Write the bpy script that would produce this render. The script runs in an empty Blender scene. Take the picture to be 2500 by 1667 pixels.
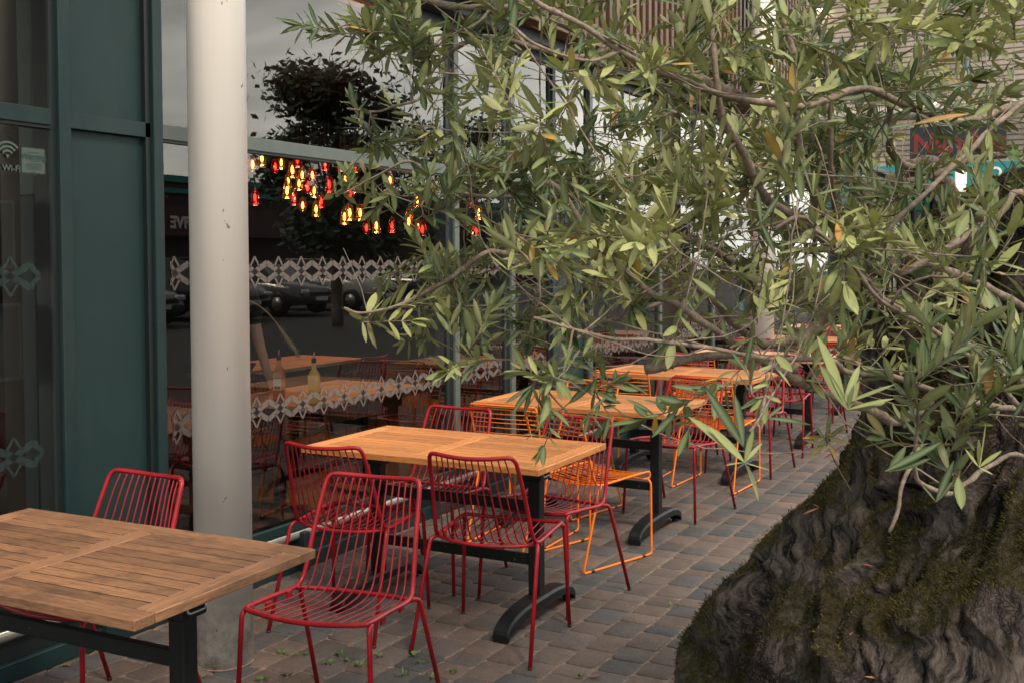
import bpy, bmesh, math, random
import numpy as np
from math import sin, cos, pi, radians, sqrt
from mathutils import Vector, Matrix, noise
random.seed(7)
S = bpy.context.scene
C = S.collection
# ------------------------------------------------------------------ camera
YAW, PIT, ROL, FPX, SYP, CH = radians(28.66), radians(2.0), radians(-.25), 2630., 110.4, 1.587
cam_d = bpy.data.cameras.new('camera'); cam = bpy.data.objects.new('camera', cam_d); C.objects.link(cam)
FW = Vector((-sin(YAW)*cos(PIT), cos(YAW)*cos(PIT), -sin(PIT)))
_r = Vector((cos(YAW), sin(YAW), 0)); _u = _r.cross(FW)
RT = _r*cos(ROL)+_u*sin(ROL); UP = -_r*sin(ROL)+_u*cos(ROL)
M = Matrix((RT, UP, -FW)).transposed().to_4x4(); M.translation = (0, 0, CH)
cam.matrix_world = M
cam_d.sensor_width = 36; cam_d.lens = FPX/2500*36; cam_d.shift_y = -SYP/2500
cam_d.clip_start = .05; cam_d.clip_end = 800
cam_d.dof.use_dof = True; cam_d.dof.focus_distance = 2.9; cam_d.dof.aperture_fstop = 18
S.camera = cam
CAM = Vector((0, 0, CH))
def ray(px, py): return FW+RT*((px-1250)/FPX)+UP*((833.5-SYP-py)/FPX)
def at(px, py, d): return CAM+ray(px, py)*d          # photo pixel + depth in metres -> point of the place
def onz(px, py, z):
    d = ray(px, py); return CAM+d*((z-CH)/d.z)
def onx(px, py, x):
    d = ray(px, py); return CAM+d*(x/d.x)
# ------------------------------------------------------------------ world, sun, exposure
SUN_EL, SUN_AZ = radians(52), radians(125)             # azimuth clockwise from +Y
W = bpy.data.worlds.new('World'); S.world = W; W.use_nodes = True
nt = W.node_tree; N = nt.nodes; L = nt.links; N.clear()
out = N.new('ShaderNodeOutputWorld'); bg = N.new('ShaderNodeBackground'); bg.inputs['Strength'].default_value = .1
sky = N.new('ShaderNodeTexSky'); sky.sky_type = 'NISHITA'; sky.sun_disc = False; sky.sun_elevation = SUN_EL; sky.sun_rotation = SUN_AZ
sky.air_density = 1.5; sky.dust_density = 3
tc = N.new('ShaderNodeTexCoord'); sx = N.new('ShaderNodeSeparateXYZ'); L.new(tc.outputs['Generated'], sx.inputs[0])
def wm(op, a, b=None, clamp=False):
    n = N.new('ShaderNodeMath'); n.operation = op; n.use_clamp = clamp
    for i, v in enumerate((a, b)):
        if v is None: continue
        if isinstance(v, (int, float)): n.inputs[i].default_value = v
        else: L.new(v, n.inputs[i])
    return n.outputs[0]
zz = wm('ADD', wm('MAXIMUM', sx.outputs['Z'], 0.), .22)
cx = N.new('ShaderNodeCombineXYZ'); L.new(wm('DIVIDE', sx.outputs['X'], zz), cx.inputs[0]); L.new(wm('DIVIDE', sx.outputs['Y'], zz), cx.inputs[1])
ns = N.new('ShaderNodeTexNoise'); ns.inputs['Scale'].default_value = 1.15; ns.inputs['Detail'].default_value = 7; ns.inputs['Roughness'].default_value = .52; ns.inputs['Distortion'].default_value = .5
mp = N.new('ShaderNodeMapping'); mp.inputs['Scale'].default_value = (1, 1.9, 1); mp.inputs['Rotation'].default_value = (0, 0, radians(40)); mp.inputs['Location'].default_value = (3.1, .4, 0)
L.new(cx.outputs[0], mp.inputs[0]); L.new(mp.outputs[0], ns.inputs['Vector'])
rp = N.new('ShaderNodeValToRGB'); cr = rp.color_ramp
cr.elements[0].position = .33; cr.elements[0].color = (3.0, 3.1, 3.0, 1)
cr.elements[1].position = .66; cr.elements[1].color = (9.6, 9.2, 8.2, 1)
L.new(ns.outputs['Fac'], rp.inputs[0])
mx = N.new('ShaderNodeMix'); mx.data_type = 'RGBA'; mx.inputs[0].default_value = .88
L.new(sky.outputs[0], mx.inputs[6]); L.new(rp.outputs[0], mx.inputs[7])
dt = N.new('ShaderNodeVectorMath'); dt.operation = 'DOT_PRODUCT'; L.new(tc.outputs['Generated'], dt.inputs[0]); dt.inputs[1].default_value = (.36, .925, .12)
gl_ = wm('ADD', .85, wm('MULTIPLY', wm('POWER', wm('MAXIMUM', dt.outputs['Value'], 0.), 6.), 1.5))
vs_ = N.new('ShaderNodeVectorMath'); vs_.operation = 'SCALE'; L.new(mx.outputs[2], vs_.inputs[0]); L.new(gl_, vs_.inputs['Scale'])
L.new(vs_.outputs[0], bg.inputs['Color']); L.new(bg.outputs[0], out.inputs[0])
sl = bpy.data.lights.new('sun', 'SUN'); sl.energy = 1.5; sl.angle = radians(10); sl.color = (1, .84, .66)
so = bpy.data.objects.new('sun', sl); C.objects.link(so)
sd = Vector((sin(SUN_AZ)*cos(SUN_EL), cos(SUN_AZ)*cos(SUN_EL), sin(SUN_EL)))
so.rotation_euler = sd.to_track_quat('Z', 'Y').to_euler(); so.location = sd*30
S.view_settings.view_transform = 'Standard'; S.view_settings.look = 'None'; S.view_settings.gamma = 1
S.view_settings.exposure = 1.3
S.render.engine = 'CYCLES'
S.cycles.max_bounces = 8; S.cycles.transparent_max_bounces = 16
# ------------------------------------------------------------------ materials
class NT:
    def __init__(s, name):
        s.m = bpy.data.materials.new(name); s.m.use_nodes = True; s.t = s.m.node_tree; s.N = s.t.nodes; s.L = s.t.links
        s.b = s.N['Principled BSDF']; s.o = s.N['Material Output']
    def n(s, ty, ins=None, **kw):
        x = s.N.new('ShaderNode'+ty)
        for k, v in kw.items(): setattr(x, k, v)
        for k, v in (ins or {}).items():
            if hasattr(v, 'node'): s.L.new(v, x.inputs[k])
            else: x.inputs[k].default_value = v
        return x
    def set(s, **kw):
        for k, v in kw.items():
            k = k.replace('_', ' ')
            if hasattr(v, 'node'): s.L.new(v, s.b.inputs[k])
            else: s.b.inputs[k].default_value = v
        return s
    def obj(s): return s.n('TexCoord').outputs['Object']
    def noise(s, sc, det=4, rough=.5, vec=None, map=None, out='Fac'):
        v = vec if vec is not None else s.obj()
        if map is not None: v = s.n('Mapping', {'Vector': v, 'Scale': map}).outputs[0]
        return s.n('TexNoise', {'Vector': v, 'Scale': sc, 'Detail': det, 'Roughness': rough}).outputs[out]
    def ramp(s, f, stops):
        r = s.n('ValToRGB', {'Fac': f}); e = r.color_ramp.elements
        while len(e) < len(stops): e.new(.5)
        for i, (p, c) in enumerate(stops):
            e[i].position = p; e[i].color = (*c, 1) if isinstance(c, tuple) else (c, c, c, 1)
        return r.outputs[0]
    def mix(s, f, a, b, mode='MIX'):
        x = s.N.new('ShaderNodeMix'); x.data_type = 'RGBA'; x.blend_type = mode
        for i, v in ((0, f), (6, a), (7, b)):
            if hasattr(v, 'node'): s.L.new(v, x.inputs[i])
            elif isinstance(v, tuple): x.inputs[i].default_value = (*v, 1)
            else: x.inputs[i].default_value = v
        return x.outputs[2]
    def math(s, op, a, b=0., clamp=False):
        x = s.N.new('ShaderNodeMath'); x.operation = op; x.use_clamp = clamp
        for i, v in ((0, a), (1, b)):
            if hasattr(v, 'node'): s.L.new(v, x.inputs[i])
            else: x.inputs[i].default_value = v
        return x.outputs[0]
    def bump(s, h, st=.3, d=.01, normal=None):
        i = {'Height': h, 'Strength': st, 'Distance': d}
        if normal is not None: i['Normal'] = normal
        x = s.n('Bump', i); s.L.new(x.outputs[0], s.b.inputs['Normal']); return x.outputs[0]
    def attr(s, name='vc'):
        a = s.n('Attribute', attribute_name=name); return a
def paint(name, col, rough=.4, metal=0, var=.12, sc=9, bump=.05, spec=.5, dirt=0, chips=None):
    m = NT(name); f = m.noise(sc, 5, .6)
    c = m.mix(m.ramp(f, [(.3, 0.), (.7, 1.)]), tuple(v*(1-var) for v in col), tuple(min(1, v*(1+var)) for v in col))
    if dirt:
        d = m.ramp(m.noise(3, 8, .7, map=(1, 1, .25)), [(.5, 0.), (.75, dirt)]); c = m.mix(d, c, (.09, .075, .06))
    if chips: c = m.mix(m.math('MULTIPLY', m.ramp(m.noise(55, 4, .6), [(.69, 0.), (.705, 1.)]), .8), c, chips)
    m.set(Base_Color=c, Metallic=metal, Specular_IOR_Level=spec)
    m.set(Roughness=m.math('ADD', m.math('MULTIPLY', m.noise(sc*5, 3), .15), rough-.07))
    if bump: m.bump(m.noise(sc*14, 3), bump, .002)
    return m.m
TEAL = paint('teal_powder_coat', (.008, .026, .029), .5, dirt=.2, spec=.35)
TEALP = paint('teal_panel', (.0095, .029, .031), .55, var=.18, sc=1.4, bump=.02, dirt=.15, spec=.3)
GREYF = paint('grey_green_frame', (.085, .11, .1), .42, dirt=.25)
DARKF = paint('dark_gasket', (.006, .012, .014), .5)
STEEL = paint('dark_steel_beam', (.022, .034, .04), .5)
ALU = paint('aluminium_sill', (.42, .42, .4), .3, metal=.6)
REDP = paint('red_painted_steel', (.27, .005, .013), .4, chips=(.1, .02, .025), var=.28, sc=14, spec=.4, bump=.03)
ORGP = paint('orange_painted_steel', (.75, .17, .008), .42, var=.12, sc=14, bump=.03)
BLK = paint('black_cast_iron', (.004, .006, .0075), .5, var=.3, bump=.15, spec=.3, chips=(.12, .12, .115))
RUB = paint('black_plastic', (.01, .01, .011), .5)
WHITEM = paint('bare_metal_edge', (.5, .5, .48), .3, metal=.8)
CREAM = paint('cream_cladding', (.36, .31, .26), .55, dirt=.3)
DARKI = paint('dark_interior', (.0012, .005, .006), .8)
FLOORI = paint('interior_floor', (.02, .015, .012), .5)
GAPM = paint('gap_filler', (.006, .005, .004), .9, spec=.05)  # near-black fill that darkens the gaps between table slats
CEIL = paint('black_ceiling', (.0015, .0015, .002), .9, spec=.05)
GREYW = paint('pinkish_plate', (.42, .26, .22), .6)
SIGNB = paint('sign_black', (.008, .012, .016), .5); SIGNR = paint('sign_red', (.16, .008, .008), .5)
SIGNT = paint('sign_teal', (.01, .21, .22), .45); SIGNL = paint('sign_light_teal', (.12, .42, .36), .45)
WHT = paint('white_paint', (.75, .73, .68), .5); MAG = paint('sign_magenta', (.4, .02, .16), .5)
def white_column():
    m = NT('white_painted_column')
    g = m.n('NewGeometry').outputs['Position']; z = m.n('SeparateXYZ', {'Vector': g}).outputs['Z']
    streak = m.ramp(m.noise(5, 8, .7, vec=g, map=(3, 3, .12)), [(.42, 0.), (.75, 1.)])
    c = m.mix(m.math('MULTIPLY', streak, .25), (.84, .81, .77), (.7, .65, .6))
    low = m.math('SUBTRACT', 1, m.math('DIVIDE', z, .42), True)
    grime = m.math('MULTIPLY', m.ramp(m.noise(9, 9, .72, vec=g), [(.38, 0.), (.6, 1.)]), m.math('POWER', low, 1.1))
    c = m.mix(m.math('MULTIPLY', grime, .85), c, (.075, .06, .05))
    chips = m.ramp(m.noise(26, 3, .5, vec=g, map=(1, 1, .5)), [(.72, 0.), (.735, 1.)])
    c = m.mix(m.math('MULTIPLY', chips, .8), c, (.16, .09, .075))
    m.set(Base_Color=c, Roughness=.36); m.bump(m.noise(30, 6, .6, vec=g), .12, .004); return m.m
COLM = white_column()
def wood(name, a, b, dark, rough=.5, wear=.3):
    m = NT(name); at_ = m.attr('vc'); s = m.n('SeparateColor', {'Color': at_.outputs['Color']})
    o = m.obj(); xy = m.n('SeparateXYZ', {'Vector': o})
    rot = m.n('CombineXYZ', {'X': xy.outputs['Y'], 'Y': xy.outputs['X'], 'Z': xy.outputs['Z']}).outputs[0]
    v = m.mix(s.outputs['Green'], o, rot); off = m.math('MULTIPLY', s.outputs['Red'], 17.)
    v = m.n('VectorMath', {0: v, 1: m.n('CombineXYZ', {'X': off, 'Y': off, 'Z': off}).outputs[0]}, operation='ADD').outputs[0]
    g1 = m.noise(7, 8, .65, vec=v, map=(1, 22, 22)); g2 = m.noise(30, 5, .6, vec=v, map=(.6, 9, 9)); bl = m.noise(5, 6, .6, vec=v)
    c = m.mix(m.ramp(g1, [(.3, 0.), (.72, 1.)]), a, b)
    c = m.mix(m.math('MULTIPLY', m.ramp(g2, [(.5, 0.), (.66, 1.)]), .65), c, dark)
    c = m.mix(m.math('MULTIPLY', m.ramp(bl, [(.5, 0.), (.72, 1.)]), wear), c, dark)
    br = m.math('ADD', m.math('MULTIPLY', s.outputs['Red'], .45), .76)
    br = m.math('MULTIPLY', br, m.math('ADD', 1., m.math('MULTIPLY', s.outputs['Green'], .22)))
    c = m.mix(1., c, m.n('CombineColor', {'Red': br, 'Green': br, 'Blue': br}).outputs[0], 'MULTIPLY')
    m.set(Base_Color=c, Roughness=rough); m.bump(g1, .35, .0015); return m.m
WOODA = wood('weathered_teak', (.29, .145, .072), (.145, .07, .036), (.035, .019, .012), .65, .75)
WOODB = wood('oiled_teak', (.54, .225, .066), (.37, .135, .036), (.12, .042, .013), .45, .25)
WOODE = wood('pale_teak', (.55, .33, .2), (.42, .25, .15), (.15, .08, .045), .5, .3)
WOODS = wood('timber_slat_wood', (.13, .065, .03), (.085, .042, .02), (.035, .018, .01), .55, .4)
def paver():
    m = NT('tumbled_paver'); a = m.attr('vc'); g = m.n('NewGeometry').outputs['Position']
    sp = m.ramp(m.noise(260, 4, .75, vec=g), [(.34, .4), (.66, 1.6)]); big = m.ramp(m.noise(7, 6, .65, vec=g), [(.3, .72), (.7, 1.25)])
    c = m.mix(1., a.outputs['Color'], m.mix(1., sp, big, 'MULTIPLY'), 'MULTIPLY')
    grit = m.ramp(m.noise(150, 3, .6, vec=g), [(.66, 0.), (.72, 1.)]); c = m.mix(m.math('MULTIPLY', grit, .35), c, (.3, .25, .2))
    sand = m.ramp(m.noise(2.3, 7, .7, vec=g), [(.5, 0.), (.75, .35)]); c = m.mix(sand, c, (.16, .125, .1))
    m.set(Base_Color=c, Roughness=.78); m.bump(m.math('ADD', m.noise(160, 4, .65, vec=g), m.math('MULTIPLY', m.noise(40, 4, .6, vec=g), 1.5)), .8, .006); return m.m
PAV = paver()
def simple_noise(name, a, b, sc, rough=.85, bs=.4, bd=.01, det=8):
    m = NT(name); g = m.n('NewGeometry').outputs['Position']; f = m.noise(sc, det, .65, vec=g)
    m.set(Base_Color=m.mix(m.ramp(f, [(.3, 0.), (.7, 1.)]), a, b), Roughness=rough); m.bump(f, bs, bd); return m.m
JOINT = simple_noise('jointing_sand', (.05, .038, .03), (.24, .175, .13), 45)
ASPH = simple_noise('asphalt', (.026, .026, .028), (.042, .041, .04), 40)
def glass():
    m = NT('window_glass'); m.N.remove(m.b)
    fr = m.n('Fresnel', {'IOR': 1.85}).outputs[0]
    gl = m.n('BsdfGlossy', {'Color': (.96, .96, .94, 1), 'Roughness': .004})
    tr = m.n('BsdfTransparent', {'Color': (.88, .94, .92, 1)})
    mxs = m.n('MixShader', {0: fr, 1: tr.outputs[0], 2: gl.outputs[0]})
    m.L.new(mxs.outputs[0], m.o.inputs[0]); return m.m
GLASS = glass()
def frosted(name='frosted_vinyl', col=(.42, .4, .37), op=.8):
    m = NT(name); m.set(Base_Color=(*col, 1), Roughness=.6, Alpha=op); return m.m
FROSTL = frosted('shaded_vinyl', (.03, .06, .06), .4)  # same band vinyl, darker and thinner: shade of the left pane put into colour
FROST = frosted('frosted_vinyl', (.155, .13, .12), .74); FROST2 = frosted('grey_vinyl', (.07, .105, .09), .85); FDARK = frosted('vinyl_print', (.02, .05, .05), 1)
def emis(name, col, st, base=(.1, .1, .1)):
    m = NT(name); m.set(Base_Color=(*base, 1), Emission_Color=(*col, 1), Emission_Strength=st); return m.m
def tint(name, col):
    m = NT(name); m.N.remove(m.b); lw = m.n('LayerWeight', {'Blend': .35}).outputs['Facing']
    a = m.n('BsdfTransparent', {'Color': tuple(min(1, v*1.1+.12) for v in col)+(1,)}); b = m.n('BsdfGlossy', {'Roughness': .1})
    e = m.n('Emission', {'Color': (*col, 1), 'Strength': m.math('ADD', .012, m.math('MULTIPLY', lw, .07))})
    s1 = m.n('MixShader', {0: .05, 1: a.outputs[0], 2: b.outputs[0]}); s2 = m.n('AddShader', {0: s1.outputs[0], 1: e.outputs[0]})
    m.L.new(s2.outputs[0], m.o.inputs[0]); return m.m
BULBA = emis('amber_filament', (1, .5, .15), 8); BULBR = emis('red_filament', (1, .06, .035), 6)
JARA = tint('amber_glass_shade', (.75, .32, .06)); JARR = tint('red_glass_shade', (.6, .02, .025)); JARO = tint('orange_glass_shade', (.8, .2, .06))
LAMP = emis('lit_lamp', (1, .8, .45), 9)
def leafmat():
    m = NT('olive_leaf'); a = m.attr('vc'); s = m.n('SeparateColor', {'Color': a.outputs['Color']})
    top = m.ramp(s.outputs['Red'], [(0., (.006, .032, .024)), (.35, (.02, .06, .033)), (.6, (.14, .175, .07)), (1., (.4, .42, .18))])
    und = m.ramp(s.outputs['Red'], [(0., (.09, .115, .07)), (1., (.34, .33, .17))])
    bf = m.n('NewGeometry').outputs['Backfacing']
    c = m.mix(bf, top, und)
    c = m.mix(m.ramp(m.noise(60, 4, .6), [(.35, 0.), (.8, .35)]), c, (.03, .05, .02))
    yl = m.mix(m.ramp(m.noise(22, 3, .6), [(.4, 0.), (.65, 1.)]), (.6, .3, .03), (.42, .12, .035))
    c = m.mix(s.outputs['Green'], c, yl)
    c = m.mix(m.math('MULTIPLY', s.outputs['Blue'], .5), c, (.3, .34, .17))      # pale midrib
    d = m.b; m.set(Base_Color=c, Roughness=.5, Specular_IOR_Level=.22)
    tl = m.n('BsdfTranslucent', {'Color': m.mix(1., c, (1.3, 1.5, .6), 'MULTIPLY')})
    ms = m.n('MixShader', {0: .13, 1: d.outputs[0], 2: tl.outputs[0]}); m.L.new(ms.outputs[0], m.o.inputs[0]); return m.m
LEAF = leafmat()
def twigmat():
    m = NT('olive_twig_bark'); g = m.obj(); a = m.attr('vc'); f = m.noise(90, 5, .7, vec=g)
    c = m.mix(m.ramp(f, [(.3, 0.), (.7, 1.)]), (.08, .062, .05), (.33, .26, .205))
    c = m.mix(m.ramp(m.noise(6, 3, vec=g), [(.45, 0.), (.7, .6)]), c, (.045, .04, .025))
    m.set(Base_Color=c, Roughness=.75); m.bump(m.noise(140, 5, .7, vec=g), .5, .003); return m.m
TWIG = twigmat()
def barkmat():
    m = NT('old_olive_bark'); o = m.obj(); a = m.attr('vc'); s = m.n('SeparateColor', {'Color': a.outputs['Color']})
    fl = m.attr('flow').outputs['Vector']
    wp = m.n('VectorMath', {0: m.n('VectorMath', {0: m.noise(3.5, 5, .6, vec=o, out='Color'), 1: (.5, .5, .5)}, operation='SUBTRACT').outputs[0], 1: (.16, .16, .16)}, operation='MULTIPLY').outputs[0]
    fw_ = m.n('VectorMath', {0: fl, 1: wp}, operation='ADD').outputs[0]
    vor = m.n('TexVoronoi', {'Vector': m.n('Mapping', {'Vector': fw_, 'Scale': (1.35, .8, 1)}).outputs[0], 'Scale': 92}, feature='DISTANCE_TO_EDGE').outputs['Distance']
    crack = m.ramp(vor, [(.0, 0.), (.2, 1.)])
    fib = m.noise(30, 10, .72, vec=fw_, map=(1.5, .16, 1)); fine = m.noise(120, 6, .7, vec=fw_, map=(1.3, .2, 1)); sc = m.noise(70, 7, .7, vec=o)
    barkc = m.mix(m.ramp(sc, [(.3, 0.), (.7, 1.)]), (.022, .018, .018), (.165, .12, .105)); barkc = m.mix(crack, (.008, .007, .008), barkc)
    patch = m.ramp(m.noise(2.1, 4, .6, vec=o), [(.5, 0.), (.62, 1.)])
    fibc = m.mix(m.ramp(fib, [(.4, 0.), (.6, 1.)]), (.002, .0025, .004), (.17, .145, .135))
    c = m.mix(patch, fibc, barkc)
    woodc = m.mix(m.ramp(fib, [(.35, 0.), (.62, 1.)]), (.02, .018, .02), (.2, .165, .155)); c = m.mix(s.outputs['Green'], c, woodc)
    ms = m.math('MULTIPLY', s.outputs['Red'], m.ramp(m.noise(45, 6, .7, vec=o), [(.3, .3), (.55, 1.)]))
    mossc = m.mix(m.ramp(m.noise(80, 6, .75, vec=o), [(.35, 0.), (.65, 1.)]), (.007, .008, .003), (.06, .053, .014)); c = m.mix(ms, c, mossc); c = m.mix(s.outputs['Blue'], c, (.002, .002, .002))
    m.set(Base_Color=c, Roughness=.85, Specular_IOR_Level=.2)
    h = m.math('ADD', m.math('MULTIPLY', m.math('MULTIPLY', crack, patch), .6), m.math('ADD', m.math('MULTIPLY', fib, 1.1), m.math('MULTIPLY', fine, .35)))
    m.bump(h, 1., .028); return m.m
BARK = barkmat()
def mossm():
    m = NT('moss'); a = m.attr('vc'); m.set(Base_Color=a.outputs['Color'], Roughness=.8, Specular_IOR_Level=.15); return m.m
MOSS = mossm()
def vcm(name, rough=.6, al=1):
    m = NT(name); a = m.attr('vc'); m.set(Base_Color=a.outputs['Color'], Roughness=rough); return m.m
VCM = vcm('plain_tinted')
# ------------------------------------------------------------------ builders
def tagp(o, label=None, cat=None, group=None, kind=None):
    if label: o['label'] = label
    if cat: o['category'] = cat
    if group: o['group'] = group
    if kind: o['kind'] = kind
    return o
class MB:
    def __init__(s): s.v = []; s.f = []; s.c = []; s.col = (1, 1, 1); s.sm = []
    def add(s, vs, fs, sm=False, cols=None):
        b = len(s.v); s.v += [tuple(v) for v in vs]; s.f += [tuple(b+i for i in f) for f in fs]
        s.c += cols if cols else [s.col]*len(vs); s.sm += [sm]*len(fs)
    def box(s, x0, x1, y0, y1, z0, z1, bev=0, mat=None):
        if bev:
            b = min(bev, (x1-x0)*.45, (y1-y0)*.45, (z1-z0)*.45); vs = []; idx = {}
            for ix, (X, sxn) in enumerate(((x0, 1), (x1, -1))):
                for iy, (Y, syn) in enumerate(((y0, 1), (y1, -1))):
                    for iz, (Z, szn) in enumerate(((z0, 1), (z1, -1))):
                        idx[(ix, iy, iz)] = len(vs)
                        vs += [(X, Y+syn*b, Z+szn*b), (X+sxn*b, Y, Z+szn*b), (X+sxn*b, Y+syn*b, Z)]
            I = lambda a, b_, c, k: idx[(a, b_, c)]+k
            fs = []
            for a in (0, 1):
                q = [I(a, 0, 0, 0), I(a, 0, 1, 0), I(a, 1, 1, 0), I(a, 1, 0, 0)]; fs.append(q if a == 0 else q[::-1])
                q = [I(0, a, 0, 1), I(1, a, 0, 1), I(1, a, 1, 1), I(0, a, 1, 1)]; fs.append(q if a == 0 else q[::-1])
                q = [I(0, 0, a, 2), I(0, 1, a, 2), I(1, 1, a, 2), I(1, 0, a, 2)]; fs.append(q if a == 0 else q[::-1])
            for p in (0, 1):
                for q_ in (0, 1):
                    f1 = [I(p, q_, 0, 0), I(p, q_, 0, 1), I(p, q_, 1, 1), I(p, q_, 1, 0)]; fs.append(f1 if (p == q_) else f1[::-1])
                    f2 = [I(p, 0, q_, 0), I(p, 1, q_, 0), I(p, 1, q_, 2), I(p, 0, q_, 2)]; fs.append(f2 if (p == q_) else f2[::-1])
                    f3 = [I(0, p, q_, 1), I(0, p, q_, 2), I(1, p, q_, 2), I(1, p, q_, 1)]; fs.append(f3 if (p == q_) else f3[::-1])
                    for r_ in (0, 1):
                        f = [I(p, q_, r_, 0), I(p, q_, r_, 1), I(p, q_, r_, 2)]; fs.append(f[::-1] if (p+q_+r_) % 2 == 0 else f)
        else:
            vs = [(x, y, z) for x in (x0, x1) for y in (y0, y1) for z in (z0, z1)]
            fs = [(0, 1, 3, 2), (4, 6, 7, 5), (0, 4, 5, 1), (2, 3, 7, 6), (0, 2, 6, 4), (1, 5, 7, 3)]
        if mat: vs = [tuple(mat @ Vector(v)) for v in vs]
        s.add(vs, fs)
    def tube(s, pts, r, n=8, cap=True, smooth=True, cols=None, flat=1.):
        pts = [Vector(p) for p in pts]; k = len(pts)
        rs = r if isinstance(r, (list, tuple)) else [r]*k
        T = []
        for i in range(k):
            d = pts[min(i+1, k-1)]-pts[max(i-1, 0)]
            T.append(d.normalized() if d.length > 1e-9 else Vector((0, 0, 1)))
        a = Vector((0, 0, 1)) if abs(T[0].z) < .9 else Vector((1, 0, 0)); u = (a-T[0]*a.dot(T[0])).normalized()
        vs = []; fs = []
        for i in range(k):
            u = (u-T[i]*u.dot(T[i]));
            if u.length < 1e-6: u = T[i].orthogonal()
            u.normalize(); w = T[i].cross(u)
            for j in range(n):
                t = 2*pi*j/n; vs.append(pts[i]+(u*cos(t)+w*sin(t)*flat)*rs[i])
        for i in range(k-1):
            for j in range(n): fs.append((i*n+j, i*n+(j+1) % n, (i+1)*n+(j+1) % n, (i+1)*n+j))
        if cap: fs.append(tuple(range(n))[::-1]); fs.append(tuple((k-1)*n+j for j in range(n)))
        s.add(vs, fs, smooth, cols)
    def lathe(s, prof, c=(0, 0, 0), n=24, cap=True):
        vs = []; fs = []; k = len(prof)
        for r, z in prof:
            for j in range(n): t = 2*pi*j/n; vs.append((c[0]+r*cos(t), c[1]+r*sin(t), c[2]+z))
        for i in range(k-1):
            for j in range(n): fs.append((i*n+j, i*n+(j+1) % n, (i+1)*n+(j+1) % n, (i+1)*n+j))
        if cap: fs.append(tuple(range(n))[::-1]); fs.append(tuple((k-1)*n+j for j in range(n)))
        s.add(vs, fs, True)
    def poly(s, pts, thick=None):
        s.add(pts, [tuple(range(len(pts)))])
    def build(s, name, mat, parent=None, loc=None):
        me = bpy.data.meshes.new(name); me.from_pydata(s.v, [], s.f); me.update()
        if s.f: me.polygons.foreach_set('use_smooth', s.sm)
        ca = me.color_attributes.new('vc', 'FLOAT_COLOR', 'POINT')
        flat_ = np.ones((len(s.v), 4), dtype=np.float32); flat_[:, :3] = np.array(s.c, dtype=np.float32).reshape(-1, 3)
        ca.data.foreach_set('color', flat_.ravel())
        me.materials.append(mat); o = bpy.data.objects.new(name, me); C.objects.link(o)
        if parent: o.parent = parent
        if loc: o.location = loc
        return o
def empty(name, loc, rz=0, label=None, cat=None, group=None):
    o = bpy.data.objects.new(name, None); C.objects.link(o); o.location = loc; o.rotation_euler = (0, 0, rz); o.empty_display_size = .1
    return tagp(o, label, cat, group)
def copy_tree(o, parent=None):
    c = o.copy(); C.objects.link(c); c.parent = parent
    for ch in list(o.children):
        if ch.name in bpy.data.objects: copy_tree(ch, c)
    return c
def spline(ctrl, n=6):
    P = [Vector(p) for p in ctrl]; P = [P[0]*2-P[1]]+P+[P[-1]*2-P[-2]]; o = []
    for i in range(1, len(P)-2):
        a, b, c, d = P[i-1:i+3]
        for k in range(n):
            t = k/n; o.append(.5*((2*b)+(c-a)*t+(2*a-5*b+4*c-d)*t*t+(3*b-a-3*c+d)*t**3))
    o.append(P[-2]); return o
def fillet(ctrl, r, n=5):
    P = [Vector(p) for p in ctrl]; rr = r if isinstance(r, (list, tuple)) else [r]*len(P); o = [P[0]]
    for i in range(1, len(P)-1):
        a = (P[i-1]-P[i]); b = (P[i+1]-P[i]); q = min(rr[i], a.length*.48, b.length*.48)
        A = P[i]+a.normalized()*q; B = P[i]+b.normalized()*q
        for k in range(n+1): t = k/n; o.append(A*(1-t)**2+P[i]*2*t*(1-t)+B*t*t)
    o.append(P[-1]); return o
def text_mesh(txt, size, name, mat, matrix, parent=None, ext=.002, align='CENTER', bold=0):
    cu = bpy.data.curves.new(name, 'FONT'); cu.body = txt; cu.size = size; cu.extrude = ext; cu.align_x = align; cu.align_y = 'CENTER'; cu.offset = bold
    t = bpy.data.objects.new(name+'_tmp', cu); C.objects.link(t)
    dg = bpy.context.evaluated_depsgraph_get(); me = bpy.data.meshes.new_from_object(t.evaluated_get(dg)); bpy.data.objects.remove(t)
    me.name = name; me.materials.clear(); me.materials.append(mat); me.transform(matrix)
    o = bpy.data.objects.new(name, me); C.objects.link(o)
    if parent: o.parent = parent
    return o
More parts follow.
